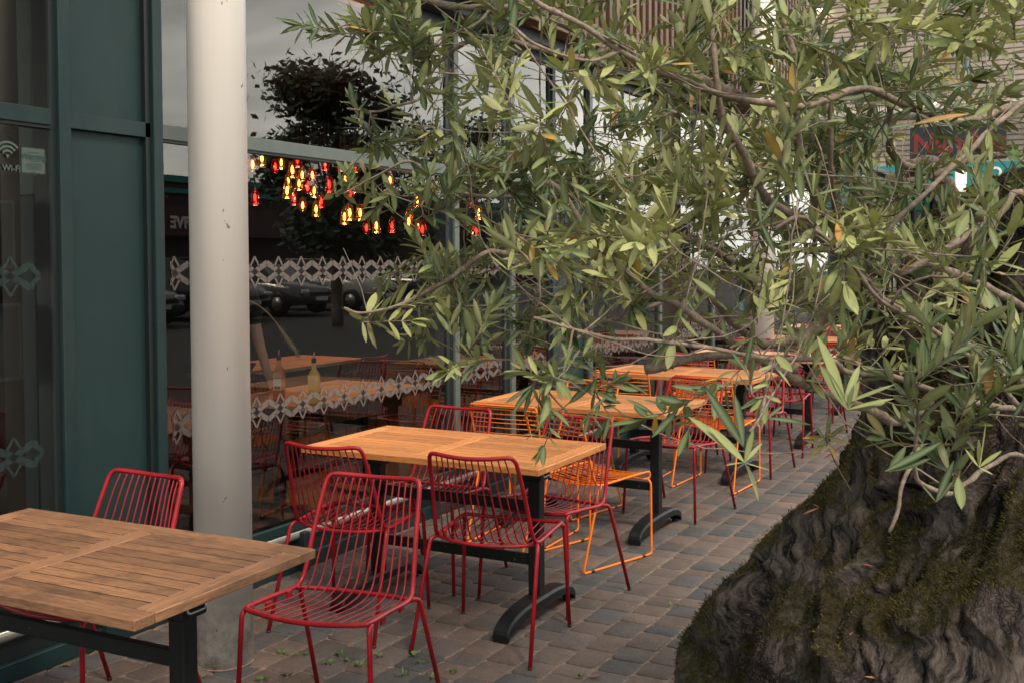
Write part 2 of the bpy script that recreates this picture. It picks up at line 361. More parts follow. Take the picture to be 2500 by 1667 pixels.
# ------------------------------------------------------------------ setting: ground, pavers
g = MB(); g.box(-60, 90, -60, 120, -.2, -.03); tagp(g.build('car_park', ASPH), kind='structure')
g = MB(); g.box(-3.62, 2.3, -3, 31, -.028, -.006); tagp(g.build('joint_sand', JOINT), kind='structure')
def pavers():
    m = MB(); rnd = random.Random(3)
    pal = [(.062, .058, .06), (.095, .07, .062), (.075, .064, .062), (.1, .072, .06), (.066, .062, .066), (.088, .072, .068), (.11, .082, .07), (.048, .052, .058)]
    cw = .1435; x = -1.698-14*cw
    while x < 2.2:
        y = -1.5-rnd.random()*.2
        while y < 30.6:
            ln = rnd.choice((.115, .145, .145, .19, .19)); far = y > 11
            gp = .0025+rnd.random()*.0025
            if not (y+ln < .3 and x > .5) and not (x > -.2 and y > 9 and False):
                c = rnd.choice(pal); k = .85+rnd.random()*.3; m.col = tuple(v*k for v in c)
                z = rnd.uniform(-.0025, .0025); j = lambda: rnd.uniform(-.0032, .0032)
                if far: m.box(x+gp, x+cw-gp, y+gp, y+ln-gp, -.02, z)
                else:
                    b = .006+rnd.random()*.004; x0, x1, y0, y1 = x+gp+j(), x+cw-gp+j(), y+gp+j(), y+ln-gp+j(); cc = .007+rnd.random()*.009
                    def ring(i, zz):
                        a0, a1, b0, b1 = x0+i, x1-i, y0+i, y1-i; q = cc
                        return [(a0+q, b0, zz), (a1-q, b0, zz), (a1, b0+q, zz), (a1, b1-q, zz), (a1-q, b1, zz), (a0+q, b1, zz), (a0, b1-q, zz), (a0, b0+q, zz)]
                    tl, tr_ = rnd.uniform(-.004, .004), rnd.uniform(-.003, .003)
                    vs = ring(0, -.024)+ring(0, z-.007)+ring(b*.4, z-.0025)+ring(b, z)
                    vs = [(px, py, pz+((px-x)*tl+(py-y)*tr_ if pz > -.02 else 0)) for px, py, pz in vs]
                    fs = [tuple(r_*8+q for q in (k_, (k_+1) % 8))+tuple((r_+1)*8+q for q in ((k_+1) % 8, k_)) for r_ in range(3) for k_ in range(8)]+[tuple(24+k_ for k_ in range(8))]
                    b_ = len(m.sm); m.add(vs, fs); m.sm[b_+8:] = [True]*(len(m.sm)-b_-8)
            y += ln
        x += cw
    return tagp(m.build('paving', PAV), kind='structure')
pavers()
# ------------------------------------------------------------------ restaurant building
XF = -3.589
B = empty('restaurant_building', (XF, 6, 0), 0, 'restaurant front of teal framed glazing with timber slat fascia', 'building')
def bp(m, name, mat, parent=B):
    o = m.build(name, mat); o.parent = parent
    if parent is B: o.matrix_parent_inverse = Matrix.Translation((-XF, -6, 0))
    return o
bpy.context.view_layer.update()
GT, TR0, TR1 = 3.0, 2.108, 2.172
def mull(y0, y1, mat=TEAL, z1=GT, x1=.03):
    m = MB(); m.box(XF-.09, XF+x1, y0, y1, .26, z1, .003); bp(m, 'mullion', mat)
    m = MB(); m.box(XF-.085, XF+.012, y0-.03, y0-.0005, .27, z1-.003); bp(m, 'gasket', DARKF)
def band(m, z, y0, y1, h=.074, x=XF+.004, ph=4.143):
    p = .1722; k = math.ceil((y0-ph)/p-.5)
    def seg(a, b, w):
        a = Vector(a); b = Vector(b); d = (b-a).normalized(); n_ = Vector((-d.y, d.x))*w/2
        q = [(x, min(max(v.x, y0), y1), v.y) for v in (a+n_, b+n_, b-n_, a-n_)]; m.poly([q[3], q[2], q[1], q[0]])
    while ph+k*p < y1+p*.5:
        y = ph+k*p
        for s_ in (1, -1):
            for e in (1, -1):
                if max(y, y+e*p*.5) < y0+.002 or min(y, y+e*p*.5) > y1-.002: continue
                seg((y-e*.012, z-s_*.006), (y+e*p*.5, z+s_*.044), .028)
                if y > y0+.02 and y < y1-.02: seg((y+e*.034, z+s_*.022), (y, z+s_*h), .011)
        k += 1
def pane(y0, y1, bands=True, z0=.27, ph=4.143):
    m = MB(); m.poly([(XF, y0, z0), (XF, y1, z0), (XF, y1, TR0), (XF, y0, TR0)]); w = bp(m, 'window_pane', GLASS)
    m = MB(); m.poly([(XF, y0, TR1), (XF, y1, TR1), (XF, y1, GT), (XF, y0, GT)]); bp(m, 'upper_window_pane', GLASS)
    if bands:
        for z in (1.527, .848):
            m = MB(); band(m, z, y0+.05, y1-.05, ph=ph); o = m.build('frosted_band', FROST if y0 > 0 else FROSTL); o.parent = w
    m = MB(); m.box(XF-.05, XF+.022, y0, y1, TR0, TR1, .003); bp(m, 'transom', GREYF if y0 > 3.2 else TEAL)
    m = MB(); m.box(XF-.05, XF+.015, y0, y1, TR0-.012, TR0-.0005); bp(m, 'gasket', DARKF)
# left pane / panel / main glazing
pane(-2.5, 2.82, ph=2.64); mull(2.852, 2.906)
m = MB(); m.box(XF-.04, XF-.012, 2.9065, 3.32, .27, TR0-.002); bp(m, 'solid_panel', TEALP)
m = MB(); m.box(XF-.04, XF-.012, 2.9065, 3.32, TR1+.002, GT); bp(m, 'solid_panel', TEALP)
m = MB(); m.box(XF-.05, XF+.012, 2.9065, 3.325, TR0, TR1, .002); bp(m, 'transom', TEAL)
mull(3.328, 3.381)
pane(3.3815, 5.70); mull(5.77, 5.825, GREYF); m = MB(); m.box(XF-.08, XF+.01, 5.70, 5.739, .27, GT); bp(m, 'mullion', DARKF)
pane(5.8255, 6.44); mull(6.51, 6.565, GREYF); m = MB(); m.box(XF-.08, XF+.01, 6.44, 6.479, .27, GT); bp(m, 'mullion', DARKF)
pane(6.5655, 7.12); mull(7.15, 7.2)
m = MB(); m.box(XF-.04, XF-.012, 7.2005, 7.77, .27, TR0-.002); bp(m, 'solid_panel', TEALP)
m = MB(); m.box(XF-.05, XF+.012, 7.2005, 7.775, TR0, TR1, .002); bp(m, 'transom', TEAL)
m = MB(); m.poly([(XF, 7.2, TR1), (XF, 7.78, TR1), (XF, 7.78, GT), (XF, 7.2, GT)]); bp(m, 'upper_window_pane', GLASS)
ip = empty('sky_reflection_strip', (-4.5, 3.45, 0), 0, 'pale upright strip standing in for a sky reflection behind the leftmost window', 'reflection')  # added upright imitating a pale sky reflection in the glass
REFL = paint('reflection_grey', (.12, .16, .15), .6); m = MB(); m.box(-.05, .05, -.04, .04, 1.9, 3.1, .004); m.build('upper_strip', REFL, ip); m = MB(); m.box(-.05, .05, -.04, .04, .0, 1.898, .004); m.build('lower_strip', TEALP, ip)
y = 7.81; mull(y, y+.055, GREYF)
while y < 27:
    y2 = y+1.55; pane(y+.0555, y2-.031, y < 13); y = y2; mull(y, y+.055, GREYF if y < 12 else TEAL)
YE = y+.055
m = MB(); m.box(XF-.03, XF+.015, -2.5, YE, .0, .075, .003); bp(m, 'base_board', TEAL)
m = MB(); m.box(XF-.04, XF-.01, -2.5, YE, .076, .16); bp(m, 'base_recess', DARKF)
m = MB(); m.tube([(XF-.01, -2.5, .185), (XF-.01, YE, .185)], .028, 12); bp(m, 'sill_rail', ALU)
m = MB(); m.box(XF-.06, XF+.02, -2.5, YE, .213, .2595, .003); bp(m, 'sill', TEAL)
for k, yy in enumerate(np.arange(2.4, 12, .62)):
    m = MB(); m.box(XF+.018, XF+.05, yy, yy+.045, .0, .2, .003); bp(m, 'sill_bracket', TEAL)
# header: dark steel, timber beam, slats, overhang
m = MB(); m.box(XF-.1, XF+.03, -2.5, YE, GT+.001, GT+.07, .004); m.box(XF-.1, XF+.16, -2.5, YE, GT+.071, GT+.15, .004); bp(m, 'steel_header', STEEL)
m = MB(); m.col = (.5, 1, 0); m.box(XF-.05, XF+.3, 4.9, 14, GT+.151, GT+.3, .006); bp(m, 'timber_beam', WOODS)
m = MB(); rr = random.Random(5)
yy = 5.2
while yy < 13.9:
    m.col = (rr.random(), 0, 0); m.box(XF+.19, XF+.28, yy, yy+.06, GT+.301, GT+2.2, .004); yy += .135
bp(m, 'slat_screen', vcm and WOODS)
m = MB(); m.box(XF-.3, XF+.12, -2.5, 13.98, GT+.302, GT+2.3); bp(m, 'upper_wall', DARKF)
# room behind the glass
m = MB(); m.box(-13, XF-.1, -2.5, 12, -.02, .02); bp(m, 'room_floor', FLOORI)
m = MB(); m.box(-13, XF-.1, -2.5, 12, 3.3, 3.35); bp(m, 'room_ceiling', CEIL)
m = MB(); m.box(-13.1, -13, .5, 12, 0, 3.35); m.box(-13, XF-.1, 12.01, 12.1, 0, 3.35); bp(m, 'room_wall', DARKI)  # unseen near end left open so sky light brightens the room
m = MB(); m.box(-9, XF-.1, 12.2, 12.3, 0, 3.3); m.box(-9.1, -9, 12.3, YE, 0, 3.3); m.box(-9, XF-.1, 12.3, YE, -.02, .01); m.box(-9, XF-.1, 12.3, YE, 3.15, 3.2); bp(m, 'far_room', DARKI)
# columns
def column(x, y, r, label, h=7):
    c = empty('white_column', (x, y, 0), 0, label, 'column', 'white columns along the shop front')
    m = MB(); m.lathe([(r, .0), (r, h)], n=48); m.build('shaft', COLM, c)
    m = MB(); m.lathe([(r+.005, 0), (r+.005, .003), (r+.002, .005)], n=48); m.build('base_ring', JOINT, c)
    return c
column(-3.03, 3.155, .112, 'white round column nearest the camera with grimy foot beside the weathered table')
column(-3.08, 11.05, .122, 'white round column seen behind red chairs between fourth and fifth tables')
p = at(2341, 900, 22.5); column(p.x, p.y, .112, h=3.35, label='slim white column right of the tree limb under the black sign')
p = at(2417, 900, 27.5); column(p.x, p.y, .1, h=3.3, label='thin white column under the teal shop sign at the right')
# ------------------------------------------------------------------ stickers on the glass
def yz(y, z, x=XF+.006, sc=1, mirror=1):   # text plane facing +x
    return Matrix.Translation((x, y, z)) @ Matrix(((0, 0, 1, 0), (mirror, 0, 0, 0), (0, 1, 0, 0), (0, 0, 0, 1)))
s = empty('wifi_sticker', (XF, 2.62, 1.85), 0, 'frosted free Wi-Fi sticker with signal arcs on the leftmost window', 'sticker')
cw_ = onx(16, 386, XF)
m = MB()
for r0 in (.022, .038, .054):
    seg = [(XF+.006, cw_.y+r0*sin(t), cw_.z+r0*cos(t)) for t in np.linspace(-.85, .85, 14)]; seg2 = [(XF+.006, cw_.y+(r0+.009)*sin(t), cw_.z+(r0+.009)*cos(t)) for t in np.linspace(-.85, .85, 14)]
    for i in range(13): m.poly([seg[i], seg[i+1], seg2[i+1], seg2[i]])
m.poly([(XF+.006, cw_.y-.007, cw_.z+.008), (XF+.006, cw_.y, cw_.z-.004), (XF+.006, cw_.y+.007, cw_.z+.008), (XF+.006, cw_.y+.0035, cw_.z+.012), (XF+.006, cw_.y-.0035, cw_.z+.012)])
o = m.build('signal_arcs', FROST2, s); o.location = -s.location
tp = onx(48, 414, XF); o = text_mesh('Free Wi-Fi', .034, 'lettering', FROST2, yz(tp.y, tp.z), s, .0004, 'RIGHT', .0006); o.location = -s.location
s = empty('warning_sticker', (XF, 2.78, 1.85), 0, 'small pale Warning notice with zigzag edge stuck on the window', 'sticker')
a = onx(51, 361, XF); b = onx(107, 425, XF); m = MB(); yy0, yy1, z1_, z0_ = a.y, b.y, a.z, b.z
m.poly([(XF+.005, yy0, z0_), (XF+.005, yy1, z0_), (XF+.005, yy1, z1_), (XF+.005, yy0, z1_)])
for i in range(12):
    t = (yy1-yy0)/12; m.poly([(XF+.005, yy0+i*t, z1_), (XF+.005, yy0+(i+.5)*t, z1_), (XF+.005, yy0+(i+.7)*t, z1_+.006)]); m.poly([(XF+.005, yy0+i*t, z0_), (XF+.005, yy0+(i+.7)*t, z0_-.006), (XF+.005, yy0+(i+.5)*t, z0_)])
    t = (z1_-z0_)/12; m.poly([(XF+.005, yy1, z0_+i*t), (XF+.005, yy1+.006, z0_+(i+.7)*t), (XF+.005, yy1, z0_+(i+.5)*t)]); m.poly([(XF+.005, yy0, z0_+i*t), (XF+.005, yy0, z0_+(i+.5)*t), (XF+.005, yy0-.006, z0_+(i+.7)*t)])
o = m.build('paper', FROST2, s); o.location = -s.location
ym = (yy0+yy1)/2; zt = z1_-(z1_-z0_)*.33
o = text_mesh('Warning', .031, 'lettering', FDARK, yz(ym, zt, XF+.0075), s, .0003, 'CENTER', .0005); o.location = -s.location
m = MB()
for i, (w_, zq) in enumerate(((.02, .017), (.02, -.017), (.034, -.028), (.038, -.037), (.03, -.046), (.012, -.07))):
    m.poly([(XF+.0075, ym-w_, zt+zq-.001), (XF+.0075, ym+w_, zt+zq-.001), (XF+.0075, ym+w_, zt+zq+.001), (XF+.0075, ym-w_, zt+zq+.001)])
m.poly([(XF+.0075, ym, zt-.067), (XF+.0075, ym+.005, zt-.06), (XF+.0075, ym+.001, zt-.053), (XF+.0075, ym-.004, zt-.06)])
o = m.build('small_print', FDARK, s); o.location = -s.location
for (x0, y0, x1, y1, lb) in ((-60, 742, 54, 925, 'thin framed poster low behind the leftmost window'), (-70, 488, 36, 655, 'framed notice behind the leftmost window under the stickers')):
    a = onx(x0, y0, -3.78); b = onx(x1, y1, -3.78); ya, yb, zb, za = a.y, b.y, b.z, (a.z+onx(x1, y0, -3.78).z)/2
    fp = empty('framed_poster', (-3.78, ya, zb), 0, lb, 'poster'); m = MB()
    for q in ((ya, yb, za-.012, za), (ya, yb, zb, zb+.012), (ya, ya+.012, zb+.0121, za-.0121), (yb-.012, yb, zb+.0121, za-.0121)): m.box(-3.79, -3.775, *q)
    o = m.build('frame', paint('frame_teal_grey', (.05, .085, .08), .5, bump=0), fp); o.location = -fp.location
    m = MB(); m.box(-3.787, -3.785, ya+.0125, yb-.0125, zb+.0125, za-.0125); o = m.build('sheet', paint('poster_dark', (.006, .014, .015), .6, bump=0), fp); o.location = -fp.location
# ------------------------------------------------------------------ tables
def make_table(wood_mat, plate=False, brace=True):
    root = empty('dining_table', (0, 0, 0)); m = MB(); rr = random.Random(11); L_, Wd, T, z1 = 1.21, .70, .028, .74; z0 = z1-T; fw = .066
    def board(x0, x1, y0, y1, d, top=z1):
        m.col = (rr.random(), d, 0); m.box(x0, x1, y0, y1, z0, top, .0025)
    board(-L_/2, L_/2, -Wd/2, -Wd/2+fw, 0); board(-L_/2, L_/2, Wd/2-fw, Wd/2, 0)
    g_ = .0018
    for a, b in ((-L_/2, -L_/2+fw), (-.031, .031), (L_/2-fw, L_/2)): board(a, b, -Wd/2+fw+g_, Wd/2-fw-g_, 1, z1-.0006)
    n_ = 10; w_ = (Wd-2*fw)/n_
    for h in ((-L_/2+fw, -.031), (.031, L_/2-fw)):
        for k in range(n_):
            y0 = -Wd/2+fw+k*w_; board(h[0]+g_, h[1]-g_, y0+.0026, y0+w_-.0026, 0, z1-.0012)
    m.build('tabletop', wood_mat, root)
    m = MB(); m.box(-L_/2+fw, L_/2-fw, -Wd/2+fw, Wd/2-fw, z0-.004, z1-.0032); m.build('slat_gap_fill', GAPM, root)
    for sx_ in (-1, 1):
        x = sx_*.42
        m = MB(); m.box(x-.028, x+.028, -.028, .028, .075, .70, .004); c = m.build('column', BLK, root)
        m = MB(); m.box(x-.05, x+.05, -.24, .24, .688, .7085, .003); m.box(x-.045, x+.045, -.05, .05, .62, .688, .006); q = m.build('bracket', BLK, c)
        m = MB(); m.tube(fillet([(x+.047, -.035, .705), (x+.052, -.035, .64), (x+.052, .035, .64), (x+.047, .035, .705)], .012), .0035, 6); m.build('bracket_edge', WHITEM, c)
        if plate and sx_ > 0:
            m = MB(); m.box(x+.0285, x+.031, -.027, .027, .60, .685); m.box(x-.027, x+.027, -.031, -.0285, .60, .685); m.build('pink_plate', GREYW, c)
        m = MB(); n2 = 22; F = .335; prev = None; vs = []; fs = []
        for i in range(n2+1):
            t = -1+2*i/n2; yv = F*sin(t*pi/2*.97)/sin(pi/2*.97); zc = .022+.078*(1-abs(t)**2.4); hw = .036+.010*(1-abs(t)); th = .026
            for (dx, dz) in ((-hw, -th), (-hw, th*.2), (-hw*.8, th*.62), (hw*.8, th*.62), (hw, th*.2), (hw, -th)):
                vs.append((x+dx, yv, max(zc+dz-.004, .002)))
        for i in range(n2):
            for j in range(6): fs.append((i*6+j, i*6+(j+1) % 6, (i+1)*6+(j+1) % 6, (i+1)*6+j))
        fs.append(tuple(range(6))[::-1]); fs.append(tuple(n2*6+j for j in range(6))); m.add(vs, [f[::-1] for f in fs]); ft = m.build('foot', BLK, root)
        m = MB()
        for e in (-1, 1): m.lathe([(.02, 0), (.02, .012)], (x, e*.315, 0), 12)
        m.build('glide', RUB, ft)
    for z in (.264, .50):
        m = MB(); m.box(-.3925, .3925, -.012, .012, z-.024, z+.024, .003); m.build('stretcher', BLK, root)
    return root
TB = {}
def table(key, x, y, rz, label, src=None):
    t = make_table(*src) if isinstance(src, tuple) else copy_tree(src)
    t.location = (x, y, 0); t.rotation_euler = (0, 0, rz); tagp(t, label, 'table', 'slatted wooden tables in a row on the terrace'); return t
tA = table('A', -2.603, 2.1, .037, 'weathered brown slatted table, nearest, cut off by the left edge', (WOODA,))
tB = table('B', -2.582, 4.163, .015, 'orange teak table with four red chairs, just past the nearest column', (WOODB,))
tC = table('C', -2.665, 5.839, 0, 'orange teak table with a pink plate on its black post, third from the camera', (WOODB, True))
tD = table('D', -2.693, 7.621, -.024, 'orange teak table behind the hanging olive sprays, fourth from the camera', tB)
tE = table('E', -2.60, 9.27, 0, 'pale wooden table seen through olive branches, fifth from the camera', (WOODE,))
tF = table('F', -2.75, 11.35, 0, 'reddish wooden table far along the terrace beside the dark olive trunk', tB)
tG = table('G', -2.8, 13.4, 0, 'farthest wooden table of the terrace row', tE)
# ------------------------------------------------------------------ red wire chair (faces local +y)
def make_red():
    root = empty('red_wire_chair', (0, 0, 0)); R = .0086
    side = lambda s_: [(s_*.226, .222, .458), (s_*.224, .10, .452), (s_*.221, -.03, .443), (s_*.217, -.083, .452), (s_*.211, -.112, .495), (s_*.203, -.145, .60), (s_*.195, -.182, .70), (s_*.188, -.212, .775), (s_*.180, -.225, .802), (s_*.158, -.236, .812)]
    top = [(.08, -.257, .807), (0, -.264, .804), (-.08, -.257, .807)]
    front = [(-.21, .243, .456), (-.11, .262, .449), (0, .268, .446), (.11, .262, .449), (.21, .243, .456)]
    loop = side(1)+top+side(-1)[::-1]+front+[side(1)[0]]
    m = MB(); m.tube(spline(loop, 5), R, 10, cap=False); fr = m.build('frame', REDP, root)
    cr_ = spline([(-.218, -.075, .438), (-.12, -.112, .430), (0, -.125, .427), (.12, -.112, .430), (.218, -.075, .438)], 6)
    m = MB(); m.tube(cr_, .0078, 8); m.build('cross_rail', REDP, root)
    m = MB(); n_ = 12
    for k in range(n_):
        u = -1+2*(k+.5)/n_; q = 1-u*u
        pts = [(.205*u, .243+.022*q, .452-.004*q), (.205*u, .14, .444-.010*q), (.203*u, .02, .434-.012*q), (.201*u, -.055-.02*q, .436-.008*q), (.197*u, -.098-.028*q, .462-.004*q), (.19*u, -.128-.034*q, .53), (.18*u, -.165-.036*q, .63), (.168*u, -.203-.034*q, .74), (.16*u, -.236-.026*q, .806)]
        m.tube(spline(pts, 4), .0030, 6)
    m.build('wire_shell', REDP, root)
    for s_ in (-1, 1):
        f = fillet([(s_*.222, .20, .452), (s_*.232, .243, .448), (s_*.25, .262, .004)], [0, .03, 0]); m = MB(); m.tube(f, .0085, 9); l = m.build('leg', REDP, root)
        m = MB(); m.tube([(s_*.25, .262, 0), (s_*.25, .262, .008)], .0095, 8); m.build('leg_cap', RUB, l)
        f = fillet([(s_*.212, -.06, .440), (s_*.235, -.108, .437), (s_*.255, -.26, .004)], [0, .045, 0]); m = MB(); m.tube(f, .0085, 9); l = m.build('leg', REDP, root)
        m = MB(); m.tube([(s_*.255, -.26, 0), (s_*.255, -.26, .008)], .0095, 8); m.build('leg_cap', RUB, l)
    for s_ in (-1, 1):
        for yy in (.12, -.01): m = MB(); m.box(s_*.215-.005, s_*.215+.005, yy-.014, yy+.014, .418, .446, .002); m.build('stacking_tab', REDP, root)
    return root
def make_orange():
    root = empty('orange_wire_chair', (0, 0, 0)); R = .0062
    def side(s_): return [(s_*.172, -.268, .785), (s_*.2, -.258, .775), (s_*.203, -.235, .70), (s_*.2, -.19, .55), (s_*.198, -.155, .455), (s_*.2, -.125, .43), (s_*.205, -.05, .432), (s_*.208, .12, .443), (s_*.21, .235, .449)]
    lp = side(1)[::-1]+[(.08, -.28, .787), (0, -.283, .787), (-.08, -.28, .787)]+side(-1)
    m = MB(); m.tube(spline(lp, 5), R, 8); m.build('frame', ORGP, root)
    m = MB(); m.tube(fillet([(-.21, .23, .449), (-.21, .268, .448), (-.21, .268, .412), (-.19, .235, .408), (.19, .235, .408), (.21, .268, .412), (.21, .268, .448), (.21, .23, .449)], .018), R*.95, 8); m.build('front_loop', ORGP, root)
    m = MB()
    def wire(a, b, sag):
        a = Vector(a); b = Vector(b); md = (a+b)/2+Vector(sag); m.tube(spline([a, a*.55+md*.45+Vector(sag)*.22, md, b*.55+md*.45+Vector(sag)*.22, b], 3), .0027, 5)
    sd_ = spline(side(1), 10)
    acc = 0; last = sd_[0]; dist = .0
    for i in range(1, len(sd_)):
        d = (sd_[i]-sd_[i-1]).length; dist += d
        if dist >= .0215:
            dist = 0; p_ = sd_[i]
            sg = (0, -.02, 0) if p_.z > .5 else (0, -.006, -.016)
            wire((-p_.x, p_.y, p_.z), p_, sg)
    m.build('wire_shell', ORGP, root)
    for s_ in (-1, 1):
        m = MB(); m.tube(fillet([(s_*.205, .255, .41), (s_*.222, .262, .39), (s_*.222, .268, .0075), (s_*.222, -.268, .0075), (s_*.212, -.14, .40), (s_*.2, -.11, .428)], [0, .02, .02, .02, .03, 0]), R, 8); l = m.build('sled_runner', ORGP, root)
        m = MB()
        for yy in (.2, -.2): m.tube([(s_*.222, yy-.012, .0075), (s_*.222, yy+.012, .0075)], .0078, 8)
        m.build('glide', RUB, l)
    return root
red = make_red(); org = make_orange(); used = [0, 0]
RS = []; OS = []
RG, OG = 'red wire chairs around the terrace tables', 'orange wire chairs around the terrace tables'
def chair(kind, x, y, deg, label):
    proto, k = (red, 0) if kind == 'r' else (org, 1)
    c = copy_tree(proto) if used[k] else proto; used[k] = 1
    c.location = (x, y, 0); c.rotation_euler = (0, 0, radians(deg)); tagp(c, label, 'chair', RG if kind == 'r' else OG)
    c['_p'] = 1; del c['_p']; return c
CH_ = [('r', -3.03, 2.54, 179, 'red wire chair behind the weathered table, against the teal panel'),
 ('r', -2.235, 2.885, 188, 'large red wire chair in front, seat towards the camera, right of the weathered table'),
 ('r', -2.875, 3.775, 7, 'red wire chair with its back to the camera, beside the nearest column'),
 ('r', -2.205, 3.86, 8, 'red wire chair, back to the camera, at the outer corner of the second table'),
 ('r', -2.915, 4.54, 181, 'red wire chair facing the camera across the second table, on the window side'),
 ('r', -2.25, 4.525, 172, 'red wire chair facing the camera across the second table, on the walkway side'),
 ('o', -2.87, 5.38, 2, 'orange wire chair, back to the camera, window side of the third table'),
 ('o', -2.385, 5.185, -18, 'orange wire chair turned askew in front of the third table, sled runner in full view'),
 ('o', -2.95, 6.14, 168, 'orange wire chair beyond the third table on the window side'),
 ('r', -2.305, 6.40, 171, 'red wire chair facing the camera beyond the third table, behind a low leaf spray'),
 ('o', -2.99, 7.32, 2, 'orange wire chair, back to the camera, window side of the fourth table'),
 ('o', -2.345, 7.26, -3, 'orange wire chair at the fourth table, overlapped by a red chair'),
 ('r', -2.285, 7.885, 176, 'red wire chair facing the camera beyond the fourth table on the walkway side'),
 ('r', -2.95, 8.12, 180, 'red wire chair beyond the fourth table on the window side'),
 ('r', -2.32, 8.76, 4, 'red wire chair, back to the camera, walkway side of the pale table'),
 ('o', -2.98, 8.75, 2, 'orange wire chair before the pale table on the window side'),
 ('r', -2.27, 9.73, 176, 'red wire chair facing the camera beyond the pale table'),
 ('r', -2.9, 9.85, 180, 'red wire chair beyond the pale table beside the second column'),
 ('r', -2.5, 10.72, 3, 'red wire chair with its back to the camera before the sixth table'),
 ('r', -2.45, 11.95, 178, 'red wire chair just beyond the sixth table, tips of its wires catching light'),
 ('r', -2.9, 13.0, 0, 'red wire chair far along the terrace before the farthest table'),
 ('r', -2.4, 13.95, 180, 'farthest red wire chair, beyond the last table'),
 ('r', -1.1, 11.6, 160, 'red wire chair standing apart beside the mossy trunk, only its legs showing')]
for c in CH_: chair(*c)
# ------------------------------------------------------------------ shops at the end of the terrace
E_ = empty('shop_building', (-4, 31, 0), 0, 'cream ribbed shop building closing the far end behind the olive', 'building')
def ep(m, name, mat):
    o = m.build(name, mat, E_); o.location = (4, -31, 0); return o
m = MB(); m.box(-16, -.4, 31, 31.3, 3.35, 12)
for k in range(62): m.box(-16, -.4, 30.955, 30.9995, 3.5+k*.14, 3.5+k*.14+.105)
ep(m, 'ribbed_wall', CREAM)
m = MB(); m.box(-16, -.4, 31.0, 31.2, 0, 3.349); ep(m, 'shop_wall', DARKF)
m = MB(); m.poly([(-16, 30.9, .3), (-.4, 30.9, .3), (-.4, 30.9, 3.3), (-16, 30.9, 3.3)]); ep(m, 'shop_window', GLASS)
for k in range(12):
    m = MB(); m.box(-15.5+k*1.25, -15.43+k*1.25, 30.8, 30.99, 0, 3.35); ep(m, 'mullion', SIGNT if k % 3 else TEAL)
m = MB(); m.tube([(-16, 30.6, 5.45), (-.4, 30.6, 5.45)], .17, 14); ep(m, 'canopy_tube', paint('grey_tube', (.3, .29, .28), .5))
m = MB(); m.box(-16, -.4, 29.6, 30.95, 3.352, 3.42); ep(m, 'canopy_slab', paint('canopy_paint', (.42, .38, .34), .5))
BLU = paint('blue_steel', (.05, .1, .12), .5)
for x in (-9.5, -6.4, -3.2, -.1):
    m = MB(); m.tube([(x, 30.9, 7.6), (x+.2, 29.7, 5.5)], .07, 8); ep(m, 'brace', BLU)
for i, (px, py) in enumerate(((2270, 252), (2004, 24), (1998, 550), (2285, 276))):
    q = onz(px, py, 0); d = ray(px, py); p = CAM+d*(30.7/d.y)
    t = empty('wall_lamp', p, 0, ['lit warm wall lamp above the black sign', 'lit lamp high at the top edge among the leaves', 'small lit shop lamp low behind the olive limb', 'lit lamp under the grey canopy tube'][i], 'lamp')
    m = MB(); m.box(-.16, .16, .0, .2, .03, .09, .01); m.build('housing', STEEL, t)
    m = MB(); m.box(-.13, .13, .03, .17, -.01, .029); m.build('lens', LAMP, t)
def sign(x0, x1, y, z0, z1, mat, label, txt, tmat, size, tx, tz, bold=.01):
    s = empty('shop_sign', ((x0+x1)/2, y, z0), 0, label, 'sign')
    m = MB(); m.box(x0, x1, y, y+.12, z0, z1, .01); o = m.build('board', mat, s); o.location = -s.location
    o = text_mesh(txt, size, 'lettering', tmat, Matrix.Translation((tx, y-.005, tz)) @ Matrix.Rotation(pi/2, 4, 'X'), s, .01, 'CENTER', bold); o.location = -s.location
sign(-4.45, -2.14, 30, 4.06, 4.97, SIGNB, 'black shop sign with red lettering seen through branches', "Nandos", SIGNR, .72, -3.25, 4.5, .02)
sign(-5.9, -.5, 29.4, 3.34, 3.95, SIGNT, 'teal shop sign with a pale letter O at the right edge', "O", WHT, .36, -2.33, 3.66, .012)
sign(-2.2, -.5, 29.2, 2.86, 3.33, SIGNL, 'light teal sign with magenta letters below the teal one', "TY", MAG, .4, -1.7, 3.08, .02)
m = MB(); m.box(-.28, .28, -.05, .05, 0, .62, .02); o = m.build('hanging_banner', paint('green_banner', (.01, .12, .05), .5), loc=(-3.05, 29.3, 2.75)); tagp(o, 'small green banner under the teal sign', 'banner')
# ------------------------------------------------------------------ car park seen in the window reflections
F_ = empty('retail_building', (28, 35, 0), 0, 'dark low retail building across the car park, seen mirrored in the glass', 'building')
m = MB(); m.box(26, 34, 12, 95, 0, 5.0); o = m.build('wall', paint('dark_brick', (.04, .025, .024), .8), F_); o.location = (-28, -35, 0)
m = MB(); m.box(25.6, 25.95, 12, 95, 2.55, 3.75); o = m.build('fascia', paint('maroon_fascia', (.06, .012, .016), .5), F_); o.location = (-28, -35, 0)
m = MB(); m.box(25.9, 25.98, 12, 95, 4.3, 4.5); m.box(25.9, 25.98, 12, 95, 4.75, 5.02); o = m.build('cornice', SIGNT, F_); o.location = (-28, -35, 0)
mt = Matrix(((0, 0, -1, 25.58), (-1, 0, 0, 32.0), (0, 1, 0, 3.08), (0, 0, 0, 1)))
o = text_mesh('FIVE', .66, 'lettering', WHT, mt, F_, .01, 'CENTER', .025); o.location = (-28, -35, 0)
